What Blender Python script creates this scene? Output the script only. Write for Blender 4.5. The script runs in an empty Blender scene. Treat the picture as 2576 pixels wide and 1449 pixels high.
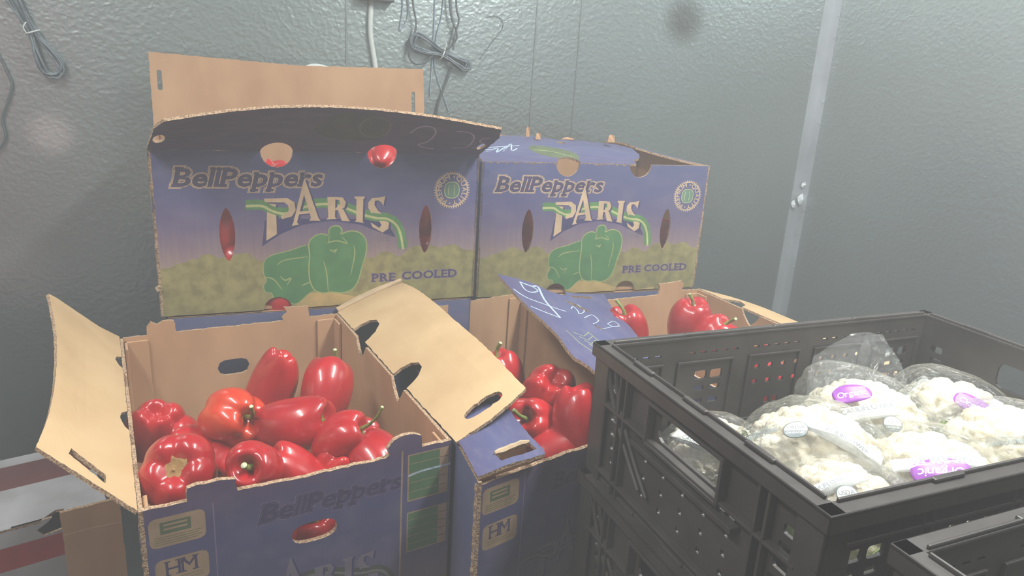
import bpy, bmesh, math, random
import numpy as np
from mathutils import Vector, Matrix
from mathutils.geometry import delaunay_2d_cdt
R_ = math.radians
scene = bpy.context.scene
COL = scene.collection

# ------------------------------------------------------------------ camera
CAM_Z = 1.45; F_PX = 1803.3; PITCH = .2904; ROLL = .0625; CX, CY = 1288., 724.5
FWD = Vector((0, math.cos(PITCH), -math.sin(PITCH)))
_up = Vector((0, math.sin(PITCH), math.cos(PITCH))); _rt = Vector((1, 0, 0))
RGT = math.cos(ROLL)*_rt + math.sin(ROLL)*_up
UPV = -math.sin(ROLL)*_rt + math.cos(ROLL)*_up
CAMP = Vector((0, 0, CAM_Z))
cam_d = bpy.data.cameras.new('camera'); cam_d.sensor_width = 36; cam_d.lens = F_PX/2576*36
cam_d.clip_start = .02
cam = bpy.data.objects.new('camera', cam_d); COL.objects.link(cam)
m = Matrix((RGT, UPV, -FWD)).transposed().to_4x4(); m.translation = CAMP; cam.matrix_world = m
scene.camera = cam
def ray(px, py): return FWD + (px-CX)/F_PX*RGT - (py-CY)/F_PX*UPV
def at(px, py, t): return CAMP + ray(px, py)*t            # a point by its distance from the lens
def onz(px, py, z):
    d = ray(px, py); return CAMP + d*((z-CAM_Z)/d.z)
def onp(px, py, P, n):
    d = ray(px, py); return CAMP + d*((Vector(P)-CAMP).dot(n)/d.dot(n))

# ------------------------------------------------------------------ world, lights, exposure
scene.view_settings.view_transform = 'Standard'; scene.view_settings.look = 'None'
scene.view_settings.gamma = 1; scene.view_settings.use_curve_mapping = False
scene.view_settings.exposure = 0.36
w = bpy.data.worlds.new('world'); scene.world = w; w.use_nodes = True
w.node_tree.nodes['Background'].inputs[0].default_value = (.72, .8, .82, 1)
w.node_tree.nodes['Background'].inputs[1].default_value = .05
def area(name, loc, target, sx, sy, power, col):
    l = bpy.data.lights.new(name, 'AREA'); l.shape = 'RECTANGLE'; l.size = sx; l.size_y = sy; l.energy = power; l.color = col
    o = bpy.data.objects.new(name, l); COL.objects.link(o); o.location = loc
    o.rotation_euler = (Vector(target)-Vector(loc)).to_track_quat('-Z', 'Y').to_euler(); return o
LAMPS = [((.62, .80, 2.33), .16, 1.0, 30, .39), ((-.75, .25, 2.33), .16, 1.0, 15, .39)]
for i, (loc, sx, sy, pw, rz) in enumerate(LAMPS):
    a_ = area('ceiling_lamp_light', (loc[0], loc[1], loc[2]-.075), (loc[0], loc[1], 0), sx, sy, pw, (.98, 1, .97))
    a_.rotation_euler = (0, 0, rz)

# ------------------------------------------------------------------ materials
def lin(c):
    c = c/255.
    return c/12.92 if c <= .04045 else ((c+.055)/1.055)**2.4
def rgb(*c): return (lin(c[0]), lin(c[1]), lin(c[2]), 1)
def newmat(name):
    m = bpy.data.materials.new(name); m.use_nodes = True
    nt = m.node_tree; b = nt.nodes['Principled BSDF']; return m, nt, b
def N(nt, t, **kw):
    n = nt.nodes.new(t)
    for k, v in kw.items():
        if k.startswith('i_'): n.inputs[k[2:].replace('_', ' ')].default_value = v
        else: setattr(n, k, v)
    return n
def noise_mat(name, c1, c2, scale=30, rough=.6, spec=.4, bump=0, bscale=None, metal=0, stretch=(1, 1, 1), coord='Object', contrast=(.35, .65), coat=0):
    m, nt, b = newmat(name); L = nt.links.new
    tc = N(nt, 'ShaderNodeTexCoord'); mp = N(nt, 'ShaderNodeMapping'); mp.inputs['Scale'].default_value = stretch
    L(tc.outputs[coord], mp.inputs[0])
    no = N(nt, 'ShaderNodeTexNoise', i_Scale=scale, i_Detail=5.); L(mp.outputs[0], no.inputs['Vector'])
    cr = N(nt, 'ShaderNodeValToRGB'); cr.color_ramp.elements[0].position, cr.color_ramp.elements[1].position = contrast
    cr.color_ramp.elements[0].color = rgb(*c1); cr.color_ramp.elements[1].color = rgb(*c2)
    L(no.outputs[0], cr.inputs[0]); L(cr.outputs[0], b.inputs['Base Color'])
    b.inputs['Roughness'].default_value = rough; b.inputs['Specular IOR Level'].default_value = spec; b.inputs['Metallic'].default_value = metal
    b.inputs['Coat Weight'].default_value = coat
    if bump:
        n2 = N(nt, 'ShaderNodeTexNoise', i_Scale=bscale or scale*3, i_Detail=4.); L(mp.outputs[0], n2.inputs['Vector'])
        bp = N(nt, 'ShaderNodeBump', i_Strength=bump, i_Distance=.002); L(n2.outputs[0], bp.inputs['Height']); L(bp.outputs[0], b.inputs['Normal'])
    return m
M = {}
def kraft(name, c1, c2):
    m = noise_mat(name, c1, c2, 14, .8, .2, .25, 60, stretch=(1, 1, .5)); return m
M['kraft'] = kraft('kraft_cardboard', (178, 139, 106), (194, 156, 121))
M['kraft_light'] = kraft('kraft_cardboard_light', (192, 162, 123), (202, 173, 133))
def edge_mat():
    m, nt, b = newmat('corrugated_edge'); L = nt.links.new
    tc = N(nt, 'ShaderNodeTexCoord'); no = N(nt, 'ShaderNodeTexNoise', i_Scale=420., i_Detail=2.); L(tc.outputs['Object'], no.inputs['Vector'])
    cr = N(nt, 'ShaderNodeValToRGB'); cr.color_ramp.elements[0].position = .42; cr.color_ramp.elements[1].position = .56
    cr.color_ramp.elements[0].color = rgb(140, 110, 86); cr.color_ramp.elements[1].color = rgb(190, 162, 132)
    L(no.outputs[0], cr.inputs[0]); L(cr.outputs[0], b.inputs['Base Color']); b.inputs['Roughness'].default_value = .9
    bp = N(nt, 'ShaderNodeBump', i_Strength=.6, i_Distance=.002); L(no.outputs[0], bp.inputs['Height']); L(bp.outputs[0], b.inputs['Normal'])
    return m
M['edge'] = edge_mat()
def print_mat(name, stops, rough=.55):
    """printed carton paper: the ink fades from one colour to the next up the panel, with faint corrugation streaks"""
    m, nt, b = newmat(name); L = nt.links.new
    uv = N(nt, 'ShaderNodeUVMap'); sp = N(nt, 'ShaderNodeSeparateXYZ'); L(uv.outputs[0], sp.inputs[0])
    mp = N(nt, 'ShaderNodeMapping'); mp.inputs['Scale'].default_value = (130, 3.5, 1); L(uv.outputs[0], mp.inputs[0])
    no = N(nt, 'ShaderNodeTexNoise', i_Scale=1., i_Detail=3.); L(mp.outputs[0], no.inputs['Vector'])
    ma = N(nt, 'ShaderNodeMath', operation='MULTIPLY_ADD'); ma.inputs[1].default_value = .16; L(no.outputs[0], ma.inputs[0])
    sub = N(nt, 'ShaderNodeMath', operation='SUBTRACT'); sub.inputs[1].default_value = .08; L(sp.outputs[1], sub.inputs[0]); L(sub.outputs[0], ma.inputs[2])
    cr = N(nt, 'ShaderNodeValToRGB'); els = cr.color_ramp.elements
    els[0].position = stops[0][0]; els[0].color = rgb(*stops[0][1]); els[1].position = stops[-1][0]; els[1].color = rgb(*stops[-1][1])
    for p, c in stops[1:-1]: e = els.new(p); e.color = rgb(*c)
    L(ma.outputs[0], cr.inputs[0])
    n2 = N(nt, 'ShaderNodeTexNoise', i_Scale=9., i_Detail=6.); L(uv.outputs[0], n2.inputs['Vector'])
    mx = N(nt, 'ShaderNodeMixRGB', blend_type='MIX'); mx.inputs[2].default_value = rgb(150, 140, 150)
    mr = N(nt, 'ShaderNodeMapRange'); mr.inputs[1].default_value = .45; mr.inputs[2].default_value = .8; mr.inputs[4].default_value = .22
    L(n2.outputs[0], mr.inputs[0]); L(mr.outputs[0], mx.inputs[0]); L(cr.outputs[0], mx.inputs[1]); L(mx.outputs[0], b.inputs['Base Color'])
    b.inputs['Roughness'].default_value = rough; b.inputs['Specular IOR Level'].default_value = .35
    bp = N(nt, 'ShaderNodeBump', i_Strength=.12, i_Distance=.001); L(no.outputs[0], bp.inputs['Height']); L(bp.outputs[0], b.inputs['Normal'])
    return m
M['face'] = print_mat('carton_print_face', [(.0, (156, 138, 118)), (.28, (156, 136, 126)), (.4, (134, 116, 126)), (.55, (104, 94, 126)), (.72, (86, 86, 128)), (.95, (82, 88, 128))])
M['endface'] = print_mat('carton_print_end', [(.0, (132, 116, 108)), (.3, (118, 104, 116)), (.52, (86, 82, 116)), (.8, (82, 82, 122)), (1, (94, 80, 110))])
M['sideblue'] = print_mat('carton_print_side', [(.0, (120, 106, 112)), (.3, (104, 100, 128)), (.6, (88, 90, 126)), (1, (96, 102, 138))])
M['flapblue'] = print_mat('carton_print_flap', [(.0, (84, 82, 118)), (.5, (86, 90, 128)), (1, (82, 82, 118))])
M['darkflap'] = print_mat('carton_print_top', [(.0, (84, 76, 116)), (.5, (80, 70, 104)), (1, (76, 66, 96))])
def ink(name, c, c2=None, sc=40):
    c2 = c2 or tuple(int(x*.9) for x in c)
    return noise_mat('ink_'+name, c2, c, sc, .6, .3)
M['tan'] = ink('tan', (206, 180, 148)); M['tan2'] = ink('pale_tan', (122, 114, 128)); M['dkpurple'] = ink('dark_purple', (74, 66, 100))
M['deep'] = ink('deep_blue', (64, 62, 108)); M['green'] = ink('green', (84, 134, 86), (74, 122, 80), 30); M['leafline'] = ink('pale_green', (158, 172, 112))
M['ribbon'] = ink('ribbon_green', (92, 142, 88)); M['cream'] = ink('cream', (190, 196, 138)); M['hedge'] = ink('hedge_olive', (154, 146, 98), (126, 120, 82), 55)
M['ground'] = ink('ground_tan', (196, 168, 112)); M['lilac'] = ink('lilac', (138, 118, 148)); M['sealgreen'] = ink('seal_green', (104, 138, 120))
M['chalk'] = ink('chalk_white', (196, 214, 224), (150, 168, 186), 300); M['chalkdim'] = ink('chalk_lilac', (190, 178, 200), (150, 138, 166), 300)
M['ghost'] = ink('faded_green', (76, 84, 76), (70, 70, 72)); M['ghost2'] = ink('faded_tan', (120, 120, 118)); M['label'] = ink('label_tan', (172, 146, 120)); M['olive'] = ink('olive', (120, 120, 84))
M['tgreen'] = ink('table_green', (88, 122, 84), (80, 110, 80)); M['brown'] = ink('brown', (92, 70, 66)); M['grey'] = ink('grey_print', (110, 112, 120)); M['dullgreen'] = ink('dull_green', (98, 110, 84))

# ------------------------------------------------------------------ objects, tags
def tagp(o, label=None, cat=None, group=None, kind=None):
    if label: o['label'] = label
    if cat: o['category'] = cat
    if group: o['group'] = group
    if kind: o['kind'] = kind
    return o
def empty(name, loc, label, cat, group=None):
    o = bpy.data.objects.new(name, None); COL.objects.link(o); o.location = loc; o.empty_display_size = .05
    return tagp(o, label, cat, group)
def link_mesh(name, me, mats, parent=None, smooth=False):
    for mt in mats: me.materials.append(mt)
    o = bpy.data.objects.new(name, me); COL.objects.link(o)
    if smooth:
        me.polygons.foreach_set('use_smooth', [True]*len(me.polygons))
    if parent is not None:
        o.parent = parent; o.matrix_parent_inverse = Matrix.Translation(-Vector(parent.location)) if parent.type == 'EMPTY' and parent.rotation_euler[2] == 0 and parent.scale[0] == 1 else Matrix.Identity(4)
    return o
class MB:
    """collects simple solids and links them as one mesh"""
    def __init__(s): s.v = []; s.f = []; s.m = []
    def add(s, vs, fs, mi=0):
        k = len(s.v); s.v += [tuple(v) for v in vs]; s.f += [tuple(i+k for i in f) for f in fs]; s.m += [mi]*len(fs)
    def box(s, o, a, b, c, mi=0):
        o, a, b, c = map(Vector, (o, a, b, c))
        vs = [o, o+a, o+a+b, o+b, o+c, o+a+c, o+a+b+c, o+b+c]
        s.add(vs, [(0, 3, 2, 1), (4, 5, 6, 7), (0, 1, 5, 4), (1, 2, 6, 5), (2, 3, 7, 6), (3, 0, 4, 7)], mi)
    def tube(s, pts, r, seg=8, mi=0, closed=False):
        pts = [Vector(p) for p in pts]; n = len(pts); rs = r if isinstance(r, (list, tuple)) else [r]*n
        up = Vector((.13, .21, .97)); rings = []; prev = None
        for i, p in enumerate(pts):
            t = (pts[(i+1) % n] - pts[i-1]) if closed else (pts[min(i+1, n-1)]-pts[max(i-1, 0)])
            if t.length < 1e-9: t = Vector((0, 0, 1))
            t.normalize()
            if prev is None: a = t.cross(up) if abs(t.dot(up)) < .95 else t.cross(Vector((1, 0, 0)))
            else: a = prev - t*prev.dot(t)
            a.normalize(); prev = a; b = t.cross(a)
            rings.append([p + (a*math.cos(2*math.pi*k/seg)+b*math.sin(2*math.pi*k/seg))*rs[i] for k in range(seg)])
        vs = [v for rg in rings for v in rg]; fs = []
        for i in range(n if closed else n-1):
            j = (i+1) % n
            for k in range(seg): fs.append((i*seg+k, i*seg+(k+1) % seg, j*seg+(k+1) % seg, j*seg+k))
        if not closed: fs += [tuple(range(seg-1, -1, -1)), tuple((n-1)*seg+k for k in range(seg))]
        s.add(vs, fs, mi)
    def build(s, name, mats, parent=None, smooth=False, bevel=0):
        me = bpy.data.meshes.new(name); me.from_pydata(s.v, [], s.f); me.polygons.foreach_set('material_index', s.m); me.update()
        if not isinstance(mats, (list, tuple)): mats = [mats]
        o = link_mesh(name, me, mats, parent, smooth)
        if bevel:
            bv = o.modifiers.new('bevel', 'BEVEL'); bv.width = bevel; bv.segments = 2; bv.limit_method = 'ANGLE'
        return o
def smoothpts(P, n=8, closed=False):
    P = [Vector(p) for p in P]; out = []; k = len(P); last = k if closed else k-1
    g = (lambda i: P[i % k]) if closed else (lambda i: P[max(0, min(k-1, i))])
    for i in range(last):
        a, b, c, d = g(i-1), g(i), g(i+1), g(i+2)
        for j in range(n):
            t = j/n; out.append(.5*((2*b)+(c-a)*t+(2*a-5*b+4*c-d)*t*t+(3*b-a-3*c+d)*t**3))
    if not closed: out.append(P[-1])
    return out

# ------------------------------------------------------------------ 2-D drawing for printed panels (all in metres on the panel)
_glyph = {}
def glyph(ch, off=0.):
    key = (ch, round(off, 4))
    if key in _glyph: return _glyph[key]
    cu = bpy.data.curves.new('t', 'FONT'); cu.body = ch; cu.size = 1; cu.offset = off; cu.resolution_u = 3
    ob = bpy.data.objects.new('t', cu); COL.objects.link(ob)
    dg = bpy.context.evaluated_depsgraph_get(); me = bpy.data.meshes.new_from_object(ob.evaluated_get(dg))
    V = [(v.co.x, v.co.y) for v in me.vertices]; cnt = {}
    for p in me.polygons:
        vs = list(p.vertices)
        for a, b in zip(vs, vs[1:]+vs[:1]):
            k = (min(a, b), max(a, b)); cnt[k] = cnt.get(k, 0)+1
    nb = {}
    for (a, b), c in cnt.items():
        if c == 1: nb.setdefault(a, []).append(b); nb.setdefault(b, []).append(a)
    loops = []; seen = set()
    for s0 in nb:
        if s0 in seen: continue
        lp = [s0]; seen.add(s0); cur = s0; prv = None
        while True:
            nx = [q for q in nb[cur] if q != prv and q not in seen]
            if not nx: break
            prv = cur; cur = nx[0]; seen.add(cur); lp.append(cur)
        if len(lp) > 2: loops.append([V[i] for i in lp])
    xs = [p[0] for l in loops for p in l] or [0, .25]
    bpy.data.objects.remove(ob); bpy.data.meshes.remove(me); bpy.data.curves.remove(cu)
    _glyph[key] = (loops, min(xs), max(xs)); return _glyph[key]
SERIF = {'B': 'lt lb', 'P': 'lt lb', 'l': 'lt', 'p': 'lt ld', 'r': 'lt lb', 'M': 'lb rb lt rt', 'H': 'lb lt rb rt', 'I': 'lb rb lt rt', 'R': 'lb lt', 'D': 'lb lt', 'E': 'lb lt', 'L': 'lb lt', 'U': 'lt rt', 'T': '', 'N': 'lt lb', 'A': 'lb rb', 'F': 'lt lb', 'Y': 'lt rt'}
def text(s, size, x, y, mat, off=0., shear=0., rot=0., sx=1., gap=.06, serif=0., arc=None, mirror=False, center=False):
    """list of (loops, mat) for a line of text; arc=(cx,cy,r,a0) sets it around a circle"""
    out = []; pen = 0.; c, sn = math.cos(rot), math.sin(rot); items = []
    for ch in s:
        if ch == ' ': pen += .3; continue
        base, x0, x1 = glyph(ch, 0.); loops, _, _ = glyph(ch, off)
        items.append((ch, [[(p[0]-x0+pen, p[1]) for p in l] for l in loops], pen, pen+x1-x0)); pen += x1-x0+gap
    tot = pen*size*sx
    for ch, loops, a, b in items:
        shp = [loops]
        if serif:
            h = .71 if (ch.isupper() or ch == 'l') else .53
            t = .05+off; e = serif+off
            for code in SERIF.get(ch, '').split():
                sx0 = a if code[0] == 'l' else b-.14
                if ch == 'l' and code[0] == 'r': sx0 = a
                yb = {'t': h-.045, 'b': -.005, 'd': -.2}[code[1]]
                lo, hi = sx0-e, sx0+.14+e
                if ch in 'lpr' and code == 'lt': hi = sx0+.1
                shp.append([[(lo, yb-off), (hi, yb-off), (hi, yb+t), (lo, yb+t)]])
        for lps in shp:
            o2 = []
            for l in lps:
                q = []
                for (px, py) in l:
                    px, py = (px+shear*py)*size*sx, py*size
                    if mirror: px = tot-px
                    if center: px -= tot/2
                    if arc:
                        cx, cy, r, a0 = arc; th = a0 - px/r; rr = r+py
                        q.append((cx+rr*math.cos(th), cy+rr*math.sin(th)))
                    else: q.append((x+px*c-py*sn, y+px*sn+py*c))
                o2.append(q)
            out.append((o2, mat))
    return out
def poly(pts, mat): return ([list(pts)], mat)
def stroke(pts, wd, mat, taper=False):
    n = len(pts); L = []; Rr = []
    for i, p in enumerate(pts):
        a = pts[max(i-1, 0)]; b = pts[min(i+1, n-1)]; dx, dy = b[0]-a[0], b[1]-a[1]; d = math.hypot(dx, dy) or 1
        ww = wd/2*(1 if not taper else (.35+.65*math.sin(math.pi*(i+.5)/n)))
        L.append((p[0]-dy/d*ww, p[1]+dx/d*ww)); Rr.append((p[0]+dy/d*ww, p[1]-dx/d*ww))
    return ([L+Rr[::-1]], mat)
def sm2(pts, n=5, closed=False): return [(p.x, p.y) for p in smoothpts([(a, b, 0) for a, b in pts], n, closed)]
def ell(cx, cy, a, b, n=20, p=2.): 
    o = []
    for i in range(n):
        t = 2*math.pi*i/n; ct, st = math.cos(t), math.sin(t)
        o.append((cx+a*math.copysign(abs(ct)**(2/p), ct), cy+b*math.copysign(abs(st)**(2/p), st)))
    return o
def rrect(x0, y0, x1, y1, r=.004): 
    return [(x0+r, y0), (x1-r, y0), (x1-r*.3, y0+r*.3), (x1, y0+r), (x1, y1-r), (x1-r*.3, y1-r*.3), (x1-r, y1), (x0+r, y1), (x0+r*.3, y1-r*.3), (x0, y1-r), (x0, y0+r), (x0+r*.3, y0+r*.3)]
def inside(pts, loops):
    x, y = pts[:, 0], pts[:, 1]; res = np.zeros(len(pts), bool)
    allp = np.array([p for l in loops for p in l]); lo, hi = allp.min(0), allp.max(0)
    idx = np.where((x >= lo[0]) & (x <= hi[0]) & (y >= lo[1]) & (y <= hi[1]))[0]
    if not len(idx): return res
    X, Y = x[idx][:, None], y[idx][:, None]; c = np.zeros(len(idx), int)
    for l in loops:
        a = np.array(l); b = np.roll(a, -1, 0)
        cond = (a[:, 1] > Y) != (b[:, 1] > Y)
        with np.errstate(divide='ignore', invalid='ignore'):
            xi = a[:, 0] + (Y-a[:, 1])*(b[:, 0]-a[:, 0])/(b[:, 1]-a[:, 1])
        c += (cond & (X < xi)).sum(1)
    res[idx] = (c % 2) == 1
    return res
def panel(name, outline, fmap, mats, t=.004, holes=(), arts=(), parent=None, step=None, WH=(1, 1), wob=0., smooth=False):
    """a sheet cut to `outline` with `holes`, printed with `arts`; fmap(x,y) gives its place in space; mats=(front,back,edge)"""
    V = []; E = []
    def addloop(l):
        k = len(V); V.extend(Vector(p) for p in l); n = len(l); E.extend((k+i, k+(i+1) % n) for i in range(n))
    addloop(outline)
    for h in holes: addloop(h)
    for loops, _ in arts:
        for l in loops: addloop(l)
    if step:
        xs = [p[0] for p in outline]; ys = [p[1] for p in outline]
        nx = max(2, int((max(xs)-min(xs))/step)); ny = max(2, int((max(ys)-min(ys))/step))
        for i in range(1, nx):
            for j in range(1, ny):
                V.append(Vector((min(xs)+(max(xs)-min(xs))*i/nx+1e-4*math.sin(i*7+j), min(ys)+(max(ys)-min(ys))*j/ny+1e-4*math.cos(j*5+i))))
    ov, oe, of, *_ = delaunay_2d_cdt(V, E, [], 0, 2e-6)
    P = np.array([(p.x, p.y) for p in ov]); T = np.array([list(f)[:3] for f in of])
    cen = P[T].mean(1); keep = inside(cen, [outline])
    for h in holes: keep &= ~inside(cen, [h])
    a, b, c = P[T[:, 0]], P[T[:, 1]], P[T[:, 2]]
    ar = (b[:, 0]-a[:, 0])*(c[:, 1]-a[:, 1])-(b[:, 1]-a[:, 1])*(c[:, 0]-a[:, 0]); keep &= np.abs(ar) > 1e-12
    T = T[keep]; cen = cen[keep]; ar = ar[keep]; T[ar < 0] = T[ar < 0][:, ::-1]
    matl = [mats[0], mats[1], mats[2]]; mi = np.zeros(len(T), int)
    for loops, mk in arts:
        mt = M[mk]
        if mt not in matl: matl.append(mt)
        mi[inside(cen, loops)] = matl.index(mt)
    used = np.unique(T); remap = -np.ones(len(P), int); remap[used] = np.arange(len(used)); T = remap[T]; P = P[used]; n = len(P)
    h = 1e-3; F = []; B = []
    for x, y in P:
        p = Vector(fmap(x, y)); nn = (Vector(fmap(x+h, y))-Vector(fmap(x-h, y))).cross(Vector(fmap(x, y+h))-Vector(fmap(x, y-h))).normalized()
        F.append(p); B.append(p-nn*t)
    edges = {}
    for tr in T:
        for q in ((tr[0], tr[1]), (tr[1], tr[2]), (tr[2], tr[0])): edges[(int(q[0]), int(q[1]))] = 1
    side = [(q[1], q[0], q[0]+n, q[1]+n) for q in edges if (q[1], q[0]) not in edges]
    faces = [tuple(int(i) for i in tr) for tr in T] + [tuple(int(i)+n for i in tr[::-1]) for tr in T] + side
    me = bpy.data.meshes.new(name); me.from_pydata([tuple(v) for v in F+B], [], faces)
    me.polygons.foreach_set('material_index', list(map(int, mi))+[1]*len(T)+[2]*len(side))
    uvl = me.uv_layers.new(name='UVMap'); li = np.zeros(len(me.loops), int); me.loops.foreach_get('vertex_index', li)
    PP = np.concatenate([P, P])/np.array(WH); uvl.data.foreach_set('uv', PP[li].ravel())
    me.update()
    o = link_mesh(name, me, matl, parent, smooth)
    return o
def plane_map(bl, br, tl, W, H):
    bl, br, tl = Vector(bl), Vector(br), Vector(tl); ex = (br-bl)/W; ey = (tl-bl)/H
    return lambda x, y: bl+ex*x+ey*y
def grid_map(G, W, H):
    """smooth surface through a grid of 3-D points; G[row][col], row 0 at y=0"""
    G = [[Vector(p) for p in r] for r in G]; nr, nc = len(G), len(G[0])
    def cr(a, b, c, d, t): return .5*((2*b)+(c-a)*t+(2*a-5*b+4*c-d)*t*t+(3*b-a-3*c+d)*t**3)
    def ev(P, s):
        k = len(P)-1; i = max(0, min(k-1, int(math.floor(s)))); t = s-i
        if t < 0 or t > 1: return P[i]+(P[i+1]-P[i])*t
        a = P[i-1] if i > 0 else 2*P[0]-P[1]; d = P[i+2] if i+2 <= k else 2*P[k]-P[k-1]
        return cr(a, P[i], P[i+1], d, t)
    return lambda x, y: ev([ev(r, x/W*(nc-1)) for r in G], y/H*(nr-1))
# ------------------------------------------------------------------ carton artwork (fractions of the panel)
FA = {
'P1':[(0.317,0.685),(0.342,0.678),(0.342,0.491),(0.31,0.45)],
'P2':[(0.308,0.714),(0.375,0.717),(0.397,0.689),(0.4,0.64),(0.388,0.601),(0.359,0.585),(0.355,0.606),(0.371,0.617),(0.38,0.641),(0.377,0.673),(0.366,0.689),(0.31,0.691)],
'A1':[(0.428,0.837),(0.432,0.778),(0.403,0.561),(0.409,0.549),(0.387,0.54),(0.392,0.562)],
'A2':[(0.429,0.84),(0.469,0.585),(0.475,0.57),(0.44,0.572),(0.446,0.59),(0.422,0.766)],
'A3':[(0.411,0.631),(0.44,0.635),(0.442,0.618),(0.408,0.612)],
'R1':[(0.497,0.72),(0.522,0.72),(0.52,0.591),(0.526,0.58),(0.493,0.576),(0.499,0.591)],
'R2':[(0.522,0.72),(0.545,0.716),(0.555,0.685),(0.55,0.652),(0.535,0.635),(0.521,0.635),(0.522,0.652),(0.532,0.657),(0.537,0.679),(0.534,0.701),(0.522,0.704)],
'R3':[(0.529,0.64),(0.546,0.642),(0.567,0.56),(0.541,0.567)],
'I1':[(0.582,0.723),(0.614,0.722),(0.614,0.71),(0.61,0.705),(0.608,0.558),(0.613,0.549),(0.582,0.559),(0.587,0.568),(0.588,0.705),(0.582,0.71)],
'S1':[(0.681,0.722),(0.675,0.66),(0.669,0.682),(0.658,0.696),(0.647,0.693),(0.646,0.664),(0.658,0.628),(0.682,0.589),(0.695,0.548),(0.692,0.506),(0.673,0.482),(0.64,0.52),(0.633,0.553),(0.648,0.533),(0.662,0.513),(0.669,0.532),(0.66,0.568),(0.638,0.607),(0.626,0.646),(0.626,0.683),(0.639,0.712),(0.661,0.714)],
'ribbon':[(0.255,0.68),(0.302,0.679),(0.329,0.649),(0.368,0.629),(0.409,0.658),(0.45,0.681),(0.497,0.686),(0.544,0.667),(0.575,0.641),(0.618,0.608),(0.655,0.59),(0.687,0.584),(0.716,0.547),(0.733,0.481),(0.743,0.375)],
'arcreg':[(0.308,0.578),(0.334,0.588),(0.681,0.574),(0.717,0.449),(0.694,0.461),(0.599,0.539),(0.508,0.569),(0.419,0.546),(0.343,0.482),(0.297,0.415)],
'PA':[(0.498,0.475),(0.502,0.513),(0.514,0.531),(0.532,0.53),(0.541,0.504),(0.538,0.479),(0.568,0.497),(0.599,0.482),(0.618,0.43),(0.618,0.346),(0.605,0.255),(0.593,0.164),(0.574,0.107),(0.542,0.084),(0.505,0.095),(0.48,0.092),(0.453,0.115),(0.439,0.181),(0.437,0.271),(0.44,0.347),(0.438,0.423),(0.453,0.466),(0.477,0.483)],
'PB':[(0.441,0.41),(0.376,0.378),(0.33,0.357),(0.304,0.322),(0.299,0.247),(0.307,0.196),(0.298,0.159),(0.303,0.121),(0.32,0.112),(0.331,0.066),(0.366,0.048),(0.395,0.031),(0.432,0.092),(0.453,0.115),(0.46,0.166),(0.443,0.296)],
'hl':[[(0.579,0.4),(0.582,0.336),(0.568,0.2)],[(0.482,0.306),(0.491,0.228),(0.496,0.096)],[(0.501,0.381),(0.514,0.369),(0.525,0.381),(0.516,0.354)],[(0.34,0.293),(0.364,0.322),(0.434,0.338)],[(0.348,0.217),(0.362,0.19),(0.38,0.201),(0.367,0.158)],[(0.411,0.148),(0.439,0.169)],[(0.501,0.475),(0.498,0.431),(0.483,0.42),(0.525,0.436),(0.559,0.417),(0.541,0.46)],[(0.299,0.216),(0.327,0.2),(0.352,0.127)]],
'hedge':[(0.019,0.3),(0.035,0.304),(0.056,0.326),(0.083,0.336),(0.094,0.352),(0.115,0.351),(0.126,0.374),(0.153,0.377),(0.168,0.352),(0.185,0.357),(0.207,0.367),(0.235,0.377),(0.262,0.368),(0.278,0.336),(0.301,0.322),(0.446,0.309),(0.618,0.319),(0.643,0.311),(0.669,0.348),(0.701,0.345),(0.721,0.317),(0.74,0.322),(0.76,0.361),(0.786,0.385),(0.813,0.377),(0.84,0.388),(0.867,0.366),(0.894,0.38),(0.929,0.382),(0.957,0.345),(0.989,0.336)],
'ground':[(0.419,0.002),(0.383,0.033),(0.408,0.075),(0.444,0.096),(0.505,0.089),(0.567,0.061),(0.618,0.027),(0.664,-0.006)],
}
def fa(key, W, H, i=None):
    src = FA[key] if i is None else FA[key][i]
    return [(a*W, b*H) for a, b in src]
def logo(W, H, tx, k, dim=False, sx=1.):
    """BellPeppers lettering with its double outline; tx=(x,y), k=cap size"""
    o = []; kw = dict(shear=.22, gap=.095, serif=.03, sx=sx)
    if not dim:
        for off, mt in ((.095, 'tan'), (.070, 'dkpurple'), (.058, 'tan'), (.032, 'dkpurple')): o += text('BellPeppers', k, tx[0], tx[1], mt, off=off, **kw)
    else:
        for off, mt in ((.095, 'lilac'), (.078, 'dkpurple'), (.038, 'lilac'), (.030, 'dkpurple')): o += text('BellPeppers', k, tx[0], tx[1], mt, off=off, **kw)
    return o
def xf(lps, f): return [[f(*p) for p in l] for l in lps]
def paris(W, H, T=lambda x, y: (x, y), dim=False):
    o = []; px = lambda k: [[T(*p) for p in fa(k, W, H)]]
    if not dim: o.append((px('arcreg'), 'deep'))
    r = sm2(fa('ribbon', W, H), 4); off = .005
    up = [(x, y-.001) for x, y in r]
    g = stroke(up, .017, 'ribbon', False); o.append((xf(g[0], T), 'ribbon' if not dim else 'ghost'))
    g = stroke([(x, y-.003) for x, y in r], .0045, 'cream'); o.append((xf(g[0], T), 'cream' if not dim else 'ghost2'))
    for k in ('P1', 'P2', 'A1', 'A2', 'A3', 'R1', 'R2', 'R3', 'I1', 'S1'):
        P = fa(k, W, H); n = len(P); cx = sum(p[0] for p in P)/n
        o.append(([[T(x+.0035, y-.002) for x, y in P]], 'deep'))
    for k in ('P1', 'P2', 'A1', 'A2', 'A3', 'R1', 'R2', 'R3', 'I1', 'S1'):
        o.append((px(k), 'tan' if not dim else 'tan2'))
    # front stretches of the ribbon
    for a, b in ((3, 12), (38, 47)):
        g = stroke([(x, y-.001) for x, y in r[a:b]], .013, 'ribbon'); o.append((xf(g[0], T), 'ribbon' if not dim else 'ghost'))
        g = stroke([(x, y-.003) for x, y in r[a:b]], .0045, 'cream'); o.append((xf(g[0], T), 'cream' if not dim else 'ghost2'))
    return o
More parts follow.
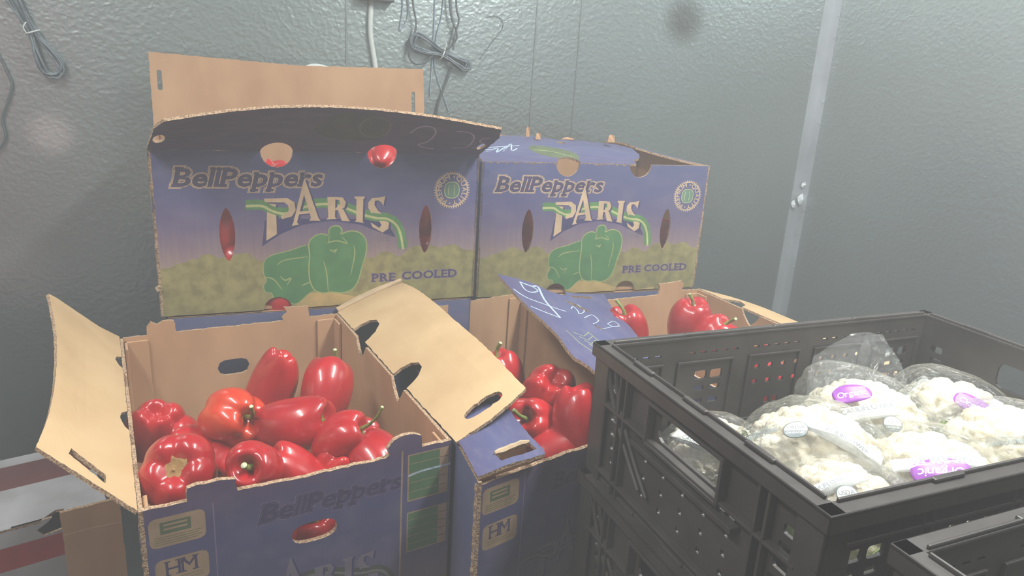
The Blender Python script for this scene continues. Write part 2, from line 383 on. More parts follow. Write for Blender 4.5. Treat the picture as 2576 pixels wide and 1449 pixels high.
def face_art(W, H):
    o = []
    hd = fa('hedge', W, H); hd[0] = (-.002, hd[0][1]); hd[-1] = (W+.002, hd[-1][1])
    o.append(poly(sm2(hd, 3)+[(W+.002, -.03), (-.002, -.03)], 'hedge'))
    g = fa('ground', W, H); o.append(poly(sm2(g, 3)+[(.8*W, .02*H), (.78*W, -.03), (.40*W, -.03)], 'ground'))
    o += logo(W, H, (.060*W, .792*H), .041, sx=1.20)
    for k in ('PB', 'PA'):
        P = sm2(fa(k, W, H), 4, True); o.append(stroke(P+P[:2], .0032, 'leafline')); o.append(poly(P, 'green'))
    Pb = sm2(fa('PA', W, H), 4, True); o.append(stroke(Pb+Pb[:2], .0014, 'leafline'))
    for i in range(len(FA['hl'])): o.append(stroke(sm2(fa('hl', W, H, i), 4), .0024, 'leafline', True))
    o += paris(W, H)
    # seal
    cx, cy = .907*W, .76*H; rx = .036
    for i in range(44):
        a = 2*math.pi*i/44; d = .055
        q = [(cx+rx*.86*math.cos(a-d), cy+rx*.86*math.sin(a-d)), (cx+rx*math.cos(a), cy+rx*math.sin(a)), (cx+rx*.86*math.cos(a+d), cy+rx*.86*math.sin(a+d))]
        o.append(poly(q, 'tan'))
    rg = ell(cx, cy, rx*.88, rx*.88, 40)
    o.append(([rg, ell(cx, cy, rx*.82, rx*.82, 40)], 'tan'))
    o += text('PREMIUM', .0125, 0, 0, 'tan', off=.02, gap=.13, arc=(cx, cy, rx*.57, math.radians(245)))
    o += text('QUALITY', .0125, 0, 0, 'tan', off=.02, gap=.13, arc=(cx, cy, rx*.57, math.radians(70)))
    for a in (82, 262): o.append(poly(ell(cx+rx*.69*math.cos(math.radians(a)), cy+rx*.69*math.sin(math.radians(a)), .0016, .0016, 8), 'tan'))
    o.append(poly(ell(cx, cy+.0, rx*.42, rx*.44, 18, 2.6), 'cream')); o.append(poly(ell(cx, cy, rx*.38, rx*.40, 18, 2.6), 'sealgreen'))
    for dx in (-.005, .004): o.append(stroke([(cx+dx, cy-.010), (cx+dx*1.5, cy), (cx+dx, cy+.010)], .0012, 'cream'))
    bx, by = .647*W, .432*H
    o.append(([rrect(bx-.002, by-.002, bx+.030, by+.0105, .001), rrect(bx-.001, by-.001, bx+.029, by+.0095, .001)], 'tan2'))
    o += text('BRAND', .0105, bx, by+.0005, 'tan2', off=.02, gap=.09, sx=.78)
    for off, mt in ((.06, 'lilac'), (.025, 'dkpurple')):
        o += text('PRE', .021, .640*W, .148*H, mt, off=off, sx=1.25, serif=.06, gap=.14)
        o += text('COOLED', .021, .742*W, .153*H, mt, off=off, sx=1.22, serif=.06, gap=.13)
    return o
def end_art(W, H, hm=True):
    o = [poly([(-.001, -.01), (W+.001, -.01), (W+.001, .3*H), (-.001, .32*H)], 'olive')]
    o += logo(W, H, (.335*W, .828*H), .0295, True, sx=1.16)
    T = lambda x, y: ((x-.5*.545)*.72+.505*W, (y-.7*.277)*.72+.535*H)
    o += paris(.545, .277, T, True)
    # left column of labels
    o.append(poly(rrect(.022*W, .832*H, .176*W, .955*H, .006), 'label'))
    o.append(poly([(.052*W, .885*H), (.136*W, .885*H), (.136*W, .935*H), (.052*W, .935*H)], 'dullgreen'))
    for i in range(2): o.append(stroke([((.062+.04*j)*W+.0, (.922-.018*i)*H) for j in (0, 1.6)], .0022, 'label'))
    for i in range(4): o.append(stroke([(.035*W, (.873-.0095*i)*H), ((.165-.01*(i % 2))*W, (.873-.0095*i)*H)], .0009, 'olive'))
    if hm:
        o.append(poly(rrect(.03*W, .655*H, .178*W, .778*H, .006), 'label'))
        o += text('HM', .024, .058*W, .705*H, 'dkpurple', off=.005, serif=.05, gap=.03)
        o.append(stroke([(.098*W, .745*H), (.108*W, .768*H), (.118*W, .745*H)], .0014, 'dkpurple'))
        for i in range(2): o.append(stroke([(.05*W, (.69-.012*i)*H), (.16*W, (.69-.012*i)*H)], .0008, 'olive'))
    o.append(stroke([(.2*W, .97*H), (.2*W, .0)], .0013, 'lilac')); o.append(stroke([(.812*W, H), (.808*W, 0)], .0022, 'label'))
    # two tables of product lines on the right, a chalk stroke across the upper one
    for y0, y1 in ((.745, .975), (.485, .69)):
        o.append(poly([(.833*W, y0*H), (.99*W, y0*H), (.99*W, y1*H), (.833*W, y1*H)], 'label'))
        o.append(poly([(.838*W, (y0+.006)*H), (.955*W, (y0+.006)*H), (.955*W, (y1-.006)*H), (.838*W, (y1-.006)*H)], 'tgreen'))
        for i in range(1, 5):
            y = (y0+(y1-y0)*i/5)*H; o.append(stroke([(.838*W, y), (.955*W, y)], .0007, 'label')); o.append(stroke([(.957*W, y), (.988*W, y)], .0009, 'brown'))
    o.append(stroke(sm2([(.836*W, .872*H), (.88*W, .882*H), (.94*W, .884*H), (.998*W, .884*H)], 3), .0026, 'chalk'))
    return o
def egg(cx, cy, a, b, n=18, k=.18):
    return [(cx+a*math.cos(t)*(1+k*math.sin(t)), cy+b*math.sin(t)) for t in [2*math.pi*i/n for i in range(n)]]
def slot_hole(cx, cy, a, b, n=18): return [(cx+a*math.cos(t)*(1-.35*abs(math.sin(t))**3), cy+b*math.sin(t)) for t in [2*math.pi*i/n for i in range(n)]]
def rag(pts, amp, seed, seg=.006):
    """gives the torn / sawn edge of board a small irregularity"""
    rr = random.Random(seed); out = []
    for p, q in zip(pts, pts[1:]+pts[:1]):
        d = math.hypot(q[0]-p[0], q[1]-p[1]); n = max(1, int(d/seg))
        for i in range(n):
            t = i/n; nx, ny = -(q[1]-p[1])/(d or 1), (q[0]-p[0])/(d or 1); e = rr.uniform(-amp, amp) if i else 0
            out.append((p[0]+(q[0]-p[0])*t+nx*e, p[1]+(q[1]-p[1])*t+ny*e))
    return out
RS = random.Random(5)

# ------------------------------------------------------------------ the cold room
AX = .39; C0 = Vector((.868, 2.21, 0)); E1 = Vector((-math.cos(AX), -math.sin(AX), 0)); E2 = Vector((math.sin(AX), -math.cos(AX), 0))
FLOOR = .186; CEIL = 2.45; RW, RD = 3.4, 3.6
def wall_mat(name, base=(180, 193, 193), metal=.82, rough=.32, bump=.22):
    m, nt, b = newmat(name); L = nt.links.new
    tc = N(nt, 'ShaderNodeTexCoord'); mp = N(nt, 'ShaderNodeMapping'); mp.inputs['Scale'].default_value = (1, 1, 1.15); L(tc.outputs['Object'], mp.inputs[0])
    n0 = N(nt, 'ShaderNodeTexNoise', i_Scale=1.6, i_Detail=3.); L(mp.outputs[0], n0.inputs['Vector'])
    cr = N(nt, 'ShaderNodeValToRGB'); cr.color_ramp.elements[0].position = .35; cr.color_ramp.elements[1].position = .7
    cr.color_ramp.elements[0].color = rgb(*[int(c*.93) for c in base]); cr.color_ramp.elements[1].color = rgb(*base)
    L(n0.outputs[0], cr.inputs[0]); L(cr.outputs[0], b.inputs['Base Color']); b.inputs['Metallic'].default_value = metal; b.inputs['Roughness'].default_value = rough
    vo = N(nt, 'ShaderNodeTexVoronoi', i_Scale=105., feature='SMOOTH_F1'); no = N(nt, 'ShaderNodeTexNoise', i_Scale=75., i_Detail=2.)
    wv = N(nt, 'ShaderNodeTexNoise', i_Scale=40.); L(mp.outputs[0], wv.inputs['Vector'])
    mxv = N(nt, 'ShaderNodeMixRGB', blend_type='ADD'); mxv.inputs[0].default_value = .02; L(mp.outputs[0], mxv.inputs[1]); L(wv.outputs['Color'], mxv.inputs[2])
    L(mxv.outputs[0], vo.inputs['Vector']); L(mp.outputs[0], no.inputs['Vector'])
    mul = N(nt, 'ShaderNodeMath', operation='MULTIPLY'); L(vo.outputs['Distance'], mul.inputs[0]); L(no.outputs[0], mul.inputs[1])
    bp = N(nt, 'ShaderNodeBump', i_Strength=bump, i_Distance=.006); L(mul.outputs[0], bp.inputs['Height']); L(bp.outputs[0], b.inputs['Normal'])
    last = cr.outputs[0]
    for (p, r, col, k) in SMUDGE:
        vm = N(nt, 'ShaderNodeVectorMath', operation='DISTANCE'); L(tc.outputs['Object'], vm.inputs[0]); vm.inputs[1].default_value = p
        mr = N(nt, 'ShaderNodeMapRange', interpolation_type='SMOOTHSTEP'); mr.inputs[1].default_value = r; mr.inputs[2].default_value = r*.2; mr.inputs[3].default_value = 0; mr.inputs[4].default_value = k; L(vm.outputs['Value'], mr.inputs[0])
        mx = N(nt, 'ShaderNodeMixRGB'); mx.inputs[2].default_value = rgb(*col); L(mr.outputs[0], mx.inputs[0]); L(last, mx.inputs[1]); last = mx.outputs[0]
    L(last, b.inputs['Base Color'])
    return m
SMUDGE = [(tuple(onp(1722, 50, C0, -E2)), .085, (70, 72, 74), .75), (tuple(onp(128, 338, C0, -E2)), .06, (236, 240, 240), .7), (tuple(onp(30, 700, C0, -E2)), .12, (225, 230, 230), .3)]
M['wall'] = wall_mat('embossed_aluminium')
M['trimmetal'] = noise_mat('smooth_trim_metal', (184, 190, 196), (202, 208, 214), 12, .42, .5, .1, 40, metal=.6)
M['seam'] = noise_mat('panel_seam', (140, 148, 150), (160, 168, 170), 12, .4, .5, metal=.8)
M['floor'] = noise_mat('concrete_floor', (66, 66, 64), (92, 92, 90), 8, .6, .4, .2)
M['ceil'] = noise_mat('ceiling_panel', (196, 202, 202), (208, 212, 212), 5, .6, .3)
def wall(name, A, B, mat, thick=.06):
    mb = MB(); A, B = Vector(A), Vector(B); d = (B-A); n = Vector((-d.y, d.x, 0)).normalized()*thick
    mb.box(A+Vector((0, 0, FLOOR)), d, n, (0, 0, CEIL-FLOOR)); return tagp(mb.build(name, mat), kind='structure')
P00 = C0.copy(); P10 = C0+E1*RW; P11 = P10+E2*RD; P01 = C0+E2*RD
def wallbox(name, A, B, outward):
    mb = MB(); mb.box(A+Vector((0, 0, FLOOR)), B-A, outward*.06, (0, 0, CEIL-FLOOR)); return tagp(mb.build(name, M['wall']), kind='structure')
wallbox('wall_back', P00, P10, -E2); wallbox('wall_right', P00, P01, -E1); wallbox('wall_left', P10, P11, E1); wallbox('wall_front', P01, P11, E2)
mb = MB(); mb.box(P00+Vector((0, 0, FLOOR-.05)), E1*RW, E2*RD, (0, 0, .05)); tagp(mb.build('floor', M['floor']), kind='structure')
mb = MB(); mb.box(P00+Vector((0, 0, CEIL)), E1*RW, E2*RD, (0, 0, .05)); tagp(mb.build('ceiling', M['ceil']), kind='structure')
# corner strip and the panel seams
mb = MB(); h = CEIL-FLOOR
mb.box(C0+Vector((0, 0, FLOOR)), E1*.036, E2*.0025, (0, 0, h)); mb.box(C0+Vector((0, 0, FLOOR)), E1*.0025, E2*.030, (0, 0, h))
for z in (1.66, 1.60, 1.42, 1.36, 1.10, .92): mb.box(C0+E2*.025+E1*.0025+Vector((0, 0, z)), E1*.003, E2*.006, (0, 0, .007))
tagp(mb.build('trim_1', M['trimmetal'], bevel=.0008), kind='structure')
def onwall(px, py, off=0.): 
    p = onp(px, py, C0, -E2); return p+E2*off
for i, (px, w_) in enumerate(((1340, .004), (1448, .003), (872, .004))):
    p = onwall(px, 200); mb = MB(); mb.box(Vector((p.x, p.y, FLOOR))-E1*w_/2, E1*w_, E2*.0022, (0, 0, h)); tagp(mb.build('trim_%d' % (i+2), M['seam']), kind='structure')
# torn tape scraps on the corner strip
mb = MB(); rr = random.Random(3)
for (px, py, r) in ((2018, 462, .011), (2010, 500, .016), (1990, 512, .010)):
    c = onwall(px, py, .006); v = []
    for i in range(9):
        a = 2*math.pi*i/9; q = r*rr.uniform(.6, 1.15); v.append(c+E1*-math.cos(a)*q+Vector((0, 0, math.sin(a)*q*1.2))+E2*rr.uniform(0, .008))
    v.append(c+E2*.012); mb.add(v, [(i, (i+1) % 9, 9) for i in range(9)])
M['tape'] = noise_mat('torn_tape', (196, 206, 210), (232, 238, 240), 120, .4, .5, .4)
o = mb.build('torn_tape', M['tape']); sd = o.modifiers.new('s', 'SOLIDIFY'); sd.thickness = .0012
tagp(o, 'scrap of torn white tape stuck on the metal corner strip', 'tape')
# lamps on the ceiling (above the frame)
M['lampglass'], nt, b = newmat('lamp_diffuser'); b.inputs['Emission Color'].default_value = (1, .97, .92, 1); b.inputs['Emission Strength'].default_value = 4
M['white'] = noise_mat('white_plastic', (214, 218, 220), (226, 230, 232), 20, .45, .4)
for i, (loc, sx, sy, pw, rz) in enumerate(LAMPS):
    e = empty('ceiling_lamp', (loc[0], loc[1], CEIL), 'long ceiling lamp above the '+('black crates' if i == 0 else 'open pepper cartons'), 'lamp', 'ceiling lamps')
    ex = Vector((math.cos(rz), math.sin(rz), 0)); ey = Vector((-math.sin(rz), math.cos(rz), 0)); c = Vector(loc)
    mb = MB(); mb.box(c-ex*.1-ey*.53+Vector((0, 0, .02)), ex*.2, ey*1.06, (0, 0, CEIL-loc[2]-.02)); mb.build('lamp_housing', M['white'], e, bevel=.004)
    mb = MB(); mb.box(c-ex*.08-ey*.5+Vector((0, 0, -.05)), ex*.16, ey*1.0, (0, 0, .07)); mb.build('diffuser', M['lampglass'], e, bevel=.01)

# ------------------------------------------------------------------ cartons
Z = Vector((0, 0, 1)); BH = .277
def qdir(a, b): return (Vector(b)-Vector(a)).normalized()
def corner_posts(c, base, zr, parent, H, depth=.004):
    """doubled board strips that stiffen the four corners inside"""
    c = [Vector((p[0], p[1], 0)) for p in c]
    for i in range(4):
        P = Vector(c[i]); a = qdir(c[i], c[(i+1) % 4]); b = qdir(c[i], c[i-1]); s = .0055
        o = P+(a+b)*s; mb = MB(); z0 = Vector((0, 0, base+.006)); hh = Vector((0, 0, H-.012))
        o = Vector((o.x, o.y, 0))
        mb.box(o+z0, a*.034, b*.0045, hh); mb.box(o+z0, a*.0045, b*.034, hh); mb.build('corner_post', M['kraft'], parent, bevel=.0008)
def wallpanel(name, A, B, z0, H, parent, mats, outline=None, holes=(), arts=(), W=None, seed=0, t=.0045):
    """A, B: bottom corners seen from outside left to right"""
    A = Vector((A[0], A[1], z0)); B = Vector((B[0], B[1], z0)); W = W or (B-A).length
    return panel(name, outline or [(0, 0), (W, 0), (W, H), (0, H)], plane_map(A, B, A+Z*H, (B-A).length, H), mats, t, holes, arts, parent, None, (W, H))
KR = (M['kraft'], M['kraft'], M['edge'])
def closed_carton(c, z0, H, label, group='cartons at the bottom of the stacks'):
    cen = sum((Vector((p[0], p[1], z0)) for p in c), Vector())/4
    e = empty('pepper_carton', cen, label, 'carton', group)
    W = (Vector(c[1])-Vector(c[0])).length; D = (Vector(c[3])-Vector(c[0])).length
    for nm, a, b in (('front_panel', 0, 1), ('side_panel', 1, 2), ('back_panel', 2, 3), ('side_panel', 3, 0)):
        wallpanel(nm, c[a], c[b], z0, H-.001, e, (M['sideblue'], M['kraft'], M['edge']))
    mb = MB(); ins = [Vector((p[0], p[1], 0))*.995+Vector((cen.x, cen.y, 0))*.005 for p in c]
    mb.add([Vector((p.x, p.y, z0+H-.006)) for p in ins]+[Vector((p.x, p.y, z0+H-.001)) for p in ins], [(3, 2, 1, 0), (4, 5, 6, 7), (0, 1, 5, 4), (1, 2, 6, 5), (2, 3, 7, 6), (3, 0, 4, 7)])
    mb.build('lid', M['kraft'], e); return e
def bottom(c, z0, e, t=.005):
    cen = sum((Vector((p[0], p[1], 0)) for p in c), Vector())/4; mb = MB(); ins = [Vector((p[0], p[1], 0))*.97+cen*.03 for p in c]
    mb.add([Vector((p.x, p.y, z0)) for p in ins]+[Vector((p.x, p.y, z0+t)) for p in ins], [(3, 2, 1, 0), (4, 5, 6, 7), (0, 1, 5, 4), (1, 2, 6, 5), (2, 3, 7, 6), (3, 0, 4, 7)])
    mb.build('bottom_panel', M['kraft'], e)

# --- the two tall-standing rear cartons show their long printed faces
def rear_carton(A, B, z0, label, holes_top, seed):
    A = Vector((A[0], A[1], z0)); B = Vector((B[0], B[1], z0)); L = (B-A).length; u = (B-A).normalized(); n = Vector((u.y, -u.x, 0)); D = .345
    c = [A, B, B-n*D, A-n*D]; cen = (A+B)/2-n*D/2
    e = empty('pepper_carton', (cen.x, cen.y, z0), label, 'carton', 'pepper cartons standing against the wall')
    H = BH; Hs = []
    for (cx, w_) in ((.199, .0125), (.819, .0125)): Hs.append(slot_hole(cx*L, .495*H, w_, .046))
    Hs2 = [[(x, y) for x, y in egg(cx*L, 0, .024, .022)] for cx in (.338, .658)]
    # bottom holes are bites out of the lower edge
    out = [(0, 0)]
    for cx in (.338, .658):
        out += [(cx*L-.024, 0)]+[(cx*L+.024*math.cos(t), .0225*math.sin(t)) for t in [math.pi-math.pi*i/10 for i in range(11)]][1:-1]+[(cx*L+.024, 0)]
    out += [(L, 0), (L, H)]
    for cx in (.670, .349):
        out += [(cx*L+.026, H)]+[(cx*L+.026*math.cos(t), H-.027*math.sin(t)) for t in [math.pi*i/10 for i in range(11)]][1:-1]+[(cx*L-.026, H)]
    out += [(0, H)]
    fp = wallpanel('front_panel', A, B, z0, H, e, (M['face'], M['kraft'], M['edge']), rag(out, .0006, seed, .012), Hs, face_art(L, H), W=L)
    wallpanel('side_panel', B, c[2], z0, H, e, (M['sideblue'], M['kraft'], M['edge']))
    wallpanel('side_panel', c[3], A, z0, H, e, (M['sideblue'], M['kraft'], M['edge']))
    wallpanel('back_panel', c[2], c[3], z0, H, e, (M['sideblue'], M['kraft'], M['edge']))
    bottom(c, z0, e); corner_posts(c, z0, z0+H, e, H)
    return e, A, B, L, u, n, D
RLA = (-.5836, 1.1257); RLB = (-.0757, 1.3493); ZRL = 1.025
e, A, B, L, u, n, D = rear_carton(RLA, RLB, ZRL, 'tall blue pepper carton left against the wall, tan flap standing up behind it', True, 1)
rear_left = e
# front flap leans out over the face: rows of points from the fold to the free edge
def flap_rows(A, u, n, z, L, us, prof):
    return [[A+u*(L*uu+du*k)+n*(ln*k*math.sin(R_(an)))+Z*(z-A.z+ln*k*math.cos(R_(an))) for (uu, ln, an, du) in prof] for k in us]
G = flap_rows(A, u, n, ZRL+BH, L, (0, .5, 1), [(0, .132, 67, .022), (.25, .130, 56, .008), (.5, .131, 52, 0), (.75, .131, 56, -.004), (1, .134, 66, .004)])
fw = L; FW2 = .137
fo = [(0, 0)]
for cx in (.349, .670): fo += [(cx*L-.026, 0)]+[(cx*L+.026*math.cos(t)*(1-.05*math.sin(t)), .030*math.sin(t)) for t in [math.pi-math.pi*i/10 for i in range(11)]][1:-1]+[(cx*L+.026, 0)]
fo += [(L, 0), (L, FW2*.7), (L-.012, FW2), (.012, FW2), (0, FW2*.8)]
arts = [poly(sm2([(.46*L, .06), (.50*L, .045), (.56*L, .04), (.64*L, .045), (.665*L, .08), (.66*L, .11), (.6*L, .122), (.52*L, .125), (.47*L, .10), (.445*L, .075)], 3, True), 'ghost'),
        (lambda P: stroke(P+P[:1], .0016, 'ghost2'))(ell(.625*L, .085, .026, .032, 16)),
        stroke(sm2([(.735*L, .075), (.75*L, .095), (.775*L, .105), (.80*L, .10), (.81*L, .08), (.80*L, .05), (.775*L, .035), (.80*L, .025), (.83*L, .022)], 4), .0028, 'chalkdim'),
        stroke(sm2([(.865*L, .10), (.90*L, .103), (.925*L, .09), (.935*L, .06), (.93*L, .035), (.885*L, .03)], 4), .0028, 'chalkdim'),
        stroke(sm2([(.975*L, .092), (.958*L, .085), (.955*L, .07), (.972*L, .06), (.975*L, .045), (.95*L, .035)], 4), .0028, 'chalkdim')]
hl = [ell(.022*L, .055, .009, .020, 12), ell(.968*L+.004, .045, .006, .016, 12)]
panel('front_flap', rag(fo, .0008, 2), grid_map(G, L, FW2), (M['darkflap'], M['kraft'], M['edge']), .0045, hl, arts, e, .03, (L, FW2), smooth=False)
Bk = A-n*D; z1 = ZRL+BH
G = [[Bk+u*(L*x-.006)+Z*(z1-A.z+.145*k)+n*(-.02*k+.006*math.sin(math.pi*x)*k) for x in (0, .5, 1)] for k in (0, .5, 1)]
ol = rag([(0, 0), (L, 0), (L-.002, .145), (L*.5, .137), (0, .146)], .0006, 4)
bf = panel('back_flap', ol, grid_map([r[::1] for r in G], L, .145), (M['kraft'], M['kraft'], M['edge']), .0045, [rrect(.012, .075, .021, .113, .003), rrect(L-.030, .05, L-.022, .095, .003)], (), e, .04, (L, .145))
# little torn paper tags along its left edge
for z, s in ((1.07, .007),): 
    mb = MB(); p = Vector((A.x, A.y, z))+n*.003-u*s*.3; mb.add([p, p+u*s+Z*s*.2, p+u*s*.9+Z*s*1.2+n*.004, p+u*s*.4+Z*s*1.6, p-u*.003+Z*s], [(0, 1, 2, 3, 4)])
    o = mb.build('torn_paper_edge', M['tan'], e); sd = o.modifiers.new('s', 'SOLIDIFY'); sd.thickness = .001

RRA = (-.0727, 1.4055); RRB = (.417, 1.5882); ZRR = 1.005
e, A, B, L, u, n, D = rear_carton(RRA, RRB, ZRR, 'blue pepper carton right against the wall, lid folded back with white scribble', False, 7)
z1 = ZRR+BH
# lid flap folded inwards, a little raised at the back
P = [(0, .0), (.25, .0), (.5, .0), (.74, .0)]
G = [[A+u*L*x+Z*(z1-A.z+.001+hgt*(k**.8))-n*(.135*k) for x, hgt in ((0, .036), (.25, .040), (.5, .034), (.735, .026))] for k in (0, .5, 1)]
lw = L*.735; ol = [(0, 0), (.349*L-.026, 0)]+[(.349*L+.026*math.cos(t), .026*math.sin(t)) for t in [math.pi-math.pi*i/10 for i in range(1, 10)]]+[(.349*L+.026, 0), (.644*L, 0), (.655*L, .022), (.69*L, .034), (lw-.008, .06), (lw, .11), (lw-.03, .135), (.6*L, .133), (.42*L, .137), (.40*L, .122), (.30*L, .136), (.1*L, .135), (0, .12)]
ar = [stroke(sm2([(.01, .05), (.035, .056), (.02, .044), (.05, .062), (.04, .04), (.07, .07), (.055, .045), (.085, .085), (.075, .05), (.09, .06)], 3), .0028, 'chalk'), stroke(sm2([(.005, .06), (.04, .066), (.1, .075)], 3), .0026, 'chalk'),
      poly(sm2([(.115, .06), (.13, .035), (.165, .02), (.20, .012), (.215, .03), (.205, .055), (.17, .072), (.13, .078)], 3, True), 'dullgreen'), stroke(sm2([(.125, .055), (.16, .05), (.20, .03)], 3), .002, 'leafline')]
panel('front_flap', rag(ol, .0016, 9), grid_map(G, lw, .137), (M['flapblue'], M['kraft'], M['edge']), .0045, [rrect(.195, .10, .212, .112, .003)], ar, e, .03, (L, .137))
# torn board stubs standing on the back of the lid flap
for x, y, s, hh in ((.06, 1.0, .034, .005), (.135, .95, .010, .022), (.150, .8, .012, .012), (.22, .95, .030, .004), (.315, .7, .018, .014)):
    mb = MB(); p = A+u*x-n*(.135*y)+Z*(z1-A.z+.036); mb.add([p, p+u*s, p+u*s*.9+Z*hh, p+u*s*.5+Z*hh*1.15-n*.004, p+u*s*.1+Z*hh*.9], [(0, 1, 2, 3, 4)])
    o = mb.build('torn_stub', M['kraft'], e); sd = o.modifiers.new('s', 'SOLIDIFY'); sd.thickness = .003
G = [[B-n*D*y+Z*(z1-B.z)-u*(x*.11)+Z*(.028*x*(1-abs(y-.6))) for y in (0, .33, .66, 1)] for x in (0, .5, 1)]
panel('side_flap', rag([(0, 0), (D, 0), (D-.02, .10), (.14, .11), (.05, .05), (.012, .015)], .001, 12), grid_map(G, D, .11), (M['sideblue'], M['kraft_light'], M['edge']), .0045, (), (), e, .03, (D, .11))

# --- front cartons, short printed ends in view
def end_carton(c, zr, label, outl, backout, holes, hm, seed, lf=True):
    z0 = zr-BH; W = (Vector(c[1])-Vector(c[0])).length; cen = sum((Vector((p[0], p[1], 0)) for p in c), Vector())/4
    e = empty('pepper_carton', (cen.x, cen.y, z0), label, 'carton', 'open pepper cartons in the front row')
    H = BH
    wallpanel('front_panel', c[0], c[1], z0, H, e, (M['endface'], M['kraft'], M['edge']), rag([(a*W, b*H) for a, b in outl], .0009, seed), [[(W*a, H*b) for a, b in hh] for hh in holes], end_art(W, H, hm), W=W, t=.006)
    D = (Vector(c[2])-Vector(c[1])).length; Wb = (Vector(c[3])-Vector(c[2])).length; Dl = (Vector(c[0])-Vector(c[3])).length
    def vee(W_, ps):   # tapered lower halves of the holes that straddle the fold
        o = [(0, 0), (W_, 0), (W_, H)]
        for p in sorted(ps, reverse=True): o += [(p+.026, H), (p+.020, H-.010), (p+.006, H-.024), (p-.002, H-.028), (p-.016, H-.014), (p-.026, H)]
        return o+[(0, H)]
    wallpanel('side_panel', c[1], c[2], z0, H, e, (M['sideblue'], M['kraft'], M['edge']), vee(D, (D-.322, D-.150) if D < .52 else (.19, .36)))
    wallpanel('back_panel', c[2], c[3], z0, H, e, (M['endface'], M['kraft'], M['edge']), rag([(a*Wb, b*H) for a, b in backout], .0009, seed+1), [rrect(.452*Wb, .685*H, .597*Wb, .785*H, .012)])
    wallpanel('side_panel', c[3], c[0], z0, H, e, (M['sideblue'], M['kraft'], M['edge']), vee(Dl, (.17, .34)))
    bottom(c, z0, e); corner_posts([Vector(p) for p in c], z0, zr, e, H)
    return e
ohole = [(.505+.075*math.copysign(abs(math.cos(t))**.7, math.cos(t)), .727+.046*math.copysign(abs(math.sin(t))**.8, math.sin(t))) for t in [2*math.pi*i/20 for i in range(20)]]
FLc = [(-.352, .603), (-.062, .785), (-.311, 1.222), (-.609, 1.043)]
outl = [(0, 0), (1, 0), (1, 1), (.885, 1.0), (.882, 1.055), (.86, 1.068), (.82, 1.074), (.78, 1.06), (.758, 1.03), (.765, .995), (.75, .985), (.6, .988), (.5, .985), (.4, .99), (.272, .995), (.268, 1.045), (.24, 1.052), (.16, 1.058), (.133, 1.05), (.13, .998), (0, 1)]
bo = [(0, 0), (1, 0), (1, 1), (.89, 1.0), (.888, 1.05), (.87, 1.08), (.845, 1.06), (.82, 1.078), (.775, 1.075), (.765, 1.0), (.7, 1.0), (.28, .995), (.285, 1.02), (.26, 1.05), (.275, 1.085), (.25, 1.08), (.155, 1.075), (.15, 1.0), (0, 1)]
FLe = end_carton(FLc, 1.017, 'open blue carton at the front left, heaped with red peppers, both side flaps thrown open', outl, bo, [ohole], True, 21)
# right-hand flap of the left carton, laid out over its neighbour
def row(pts, z=None): return [Vector(p) for p in pts]
hB, hF = Vector((-.311, 1.222, 1.019)), Vector((-.062, .785, 1.019))
fB, fF = Vector((-.207, 1.285, 1.060)), Vector((.026, .850, 1.058))
G = []
for k in (0, .35, .7, 1):
    r = []
    for s in (1, .8, .5, .25, 0):
        p = (hF.lerp(hB, s)).lerp(fF.lerp(fB, s), k); lift = .014*math.sin(math.pi*min(1, k*1.1)*.5)*(1 if s < .99 else .3)
        if s == 0: p += Vector((.006, -.008, -.012*k))
        r.append(p+Z*lift*(k > 0))
    G.append(r)
FWR = .125; LR = .503
vf = []
for p in (.17, .335): vf.append([(p-.020, -.001), (p-.017, .010), (p-.004, .024), (p+.010, .026), (p+.021, .016), (p+.022, -.001)])
# chart: x runs from the back (0) to the front (LR) along the fold; front face of the sheet is the kraft inside
o1 = [(0, 0)]
for p in (.150, .322): o1 += [(p-.030, 0), (p-.031, .012), (p-.025, .027), (p-.012, .035), (p+.004, .034), (p+.018, .022), (p+.024, .008), (p+.026, 0)]
o1 += [(LR, 0), (LR+.004, .05), (LR-.002, .088), (LR-.012, FWR), (LR*.8, FWR), (LR*.4, FWR+.003), (.004, FWR), (-.002, .06)]
panel('side_flap', rag(o1, .0007, 31), grid_map(G, LR, FWR), (M['kraft_light'], M['sideblue'], M['edge']), .0045, [[(a, b) for a, b in rag(ell(LR-.026, .058, .010, .030, 16, 2.6), .0012, 8, .004)]], (), FLe, .02, (LR, FWR))
# crease strip at the far end of that flap
st = MB(); a0, a1 = G[0][0], G[3][0]; ext = (hB-hF).normalized()
v = [a0+Z*.004, a1+Z*.004, a1+ext*.022+Z*.010, a0+ext*.014+Z*.004]; st.add(v, [(0, 1, 2, 3)]); o = st.build('end_tab', M['tan'], FLe); sd = o.modifiers.new('s', 'SOLIDIFY'); sd.thickness = .004
# left-hand flap, leaning outwards
LB, LF = Vector((-.609, 1.043, 1.019)), Vector((-.352, .603, 1.019))
fLB, fLF = onz(122, 738, 1.115), onz(100, 1150, 1.052)
cB, cF = onz(127, 1085, 1.065), None
G = []
for k in (0, .5, 1):
    r = []
    for s in (0, .3, .6, .86, 1):
        p = LF.lerp(LB, s).lerp(fLF.lerp(fLB, s), k)
        if k == 1 and 0 < s < 1: p += (LB-LF).cross(Z).normalized()*(.012*math.sin(math.pi*s))
        if s == 0: p += Z*.010*k
        r.append(p)
    G.append(r)
WL = .165; LL = .51
o2 = [(0, 0)]
for p in (.17, .34): o2 += [(p-.022, 0), (p-.018, .008), (p-.002, .016), (p+.012, .012), (p+.022, 0)]
o2 += [(LL, 0), (LL-.02, .05), (LL+.004, WL*.9), (LL-.002, WL), (LL*.6, WL-.002), (.05, WL), (0, WL+.004)]
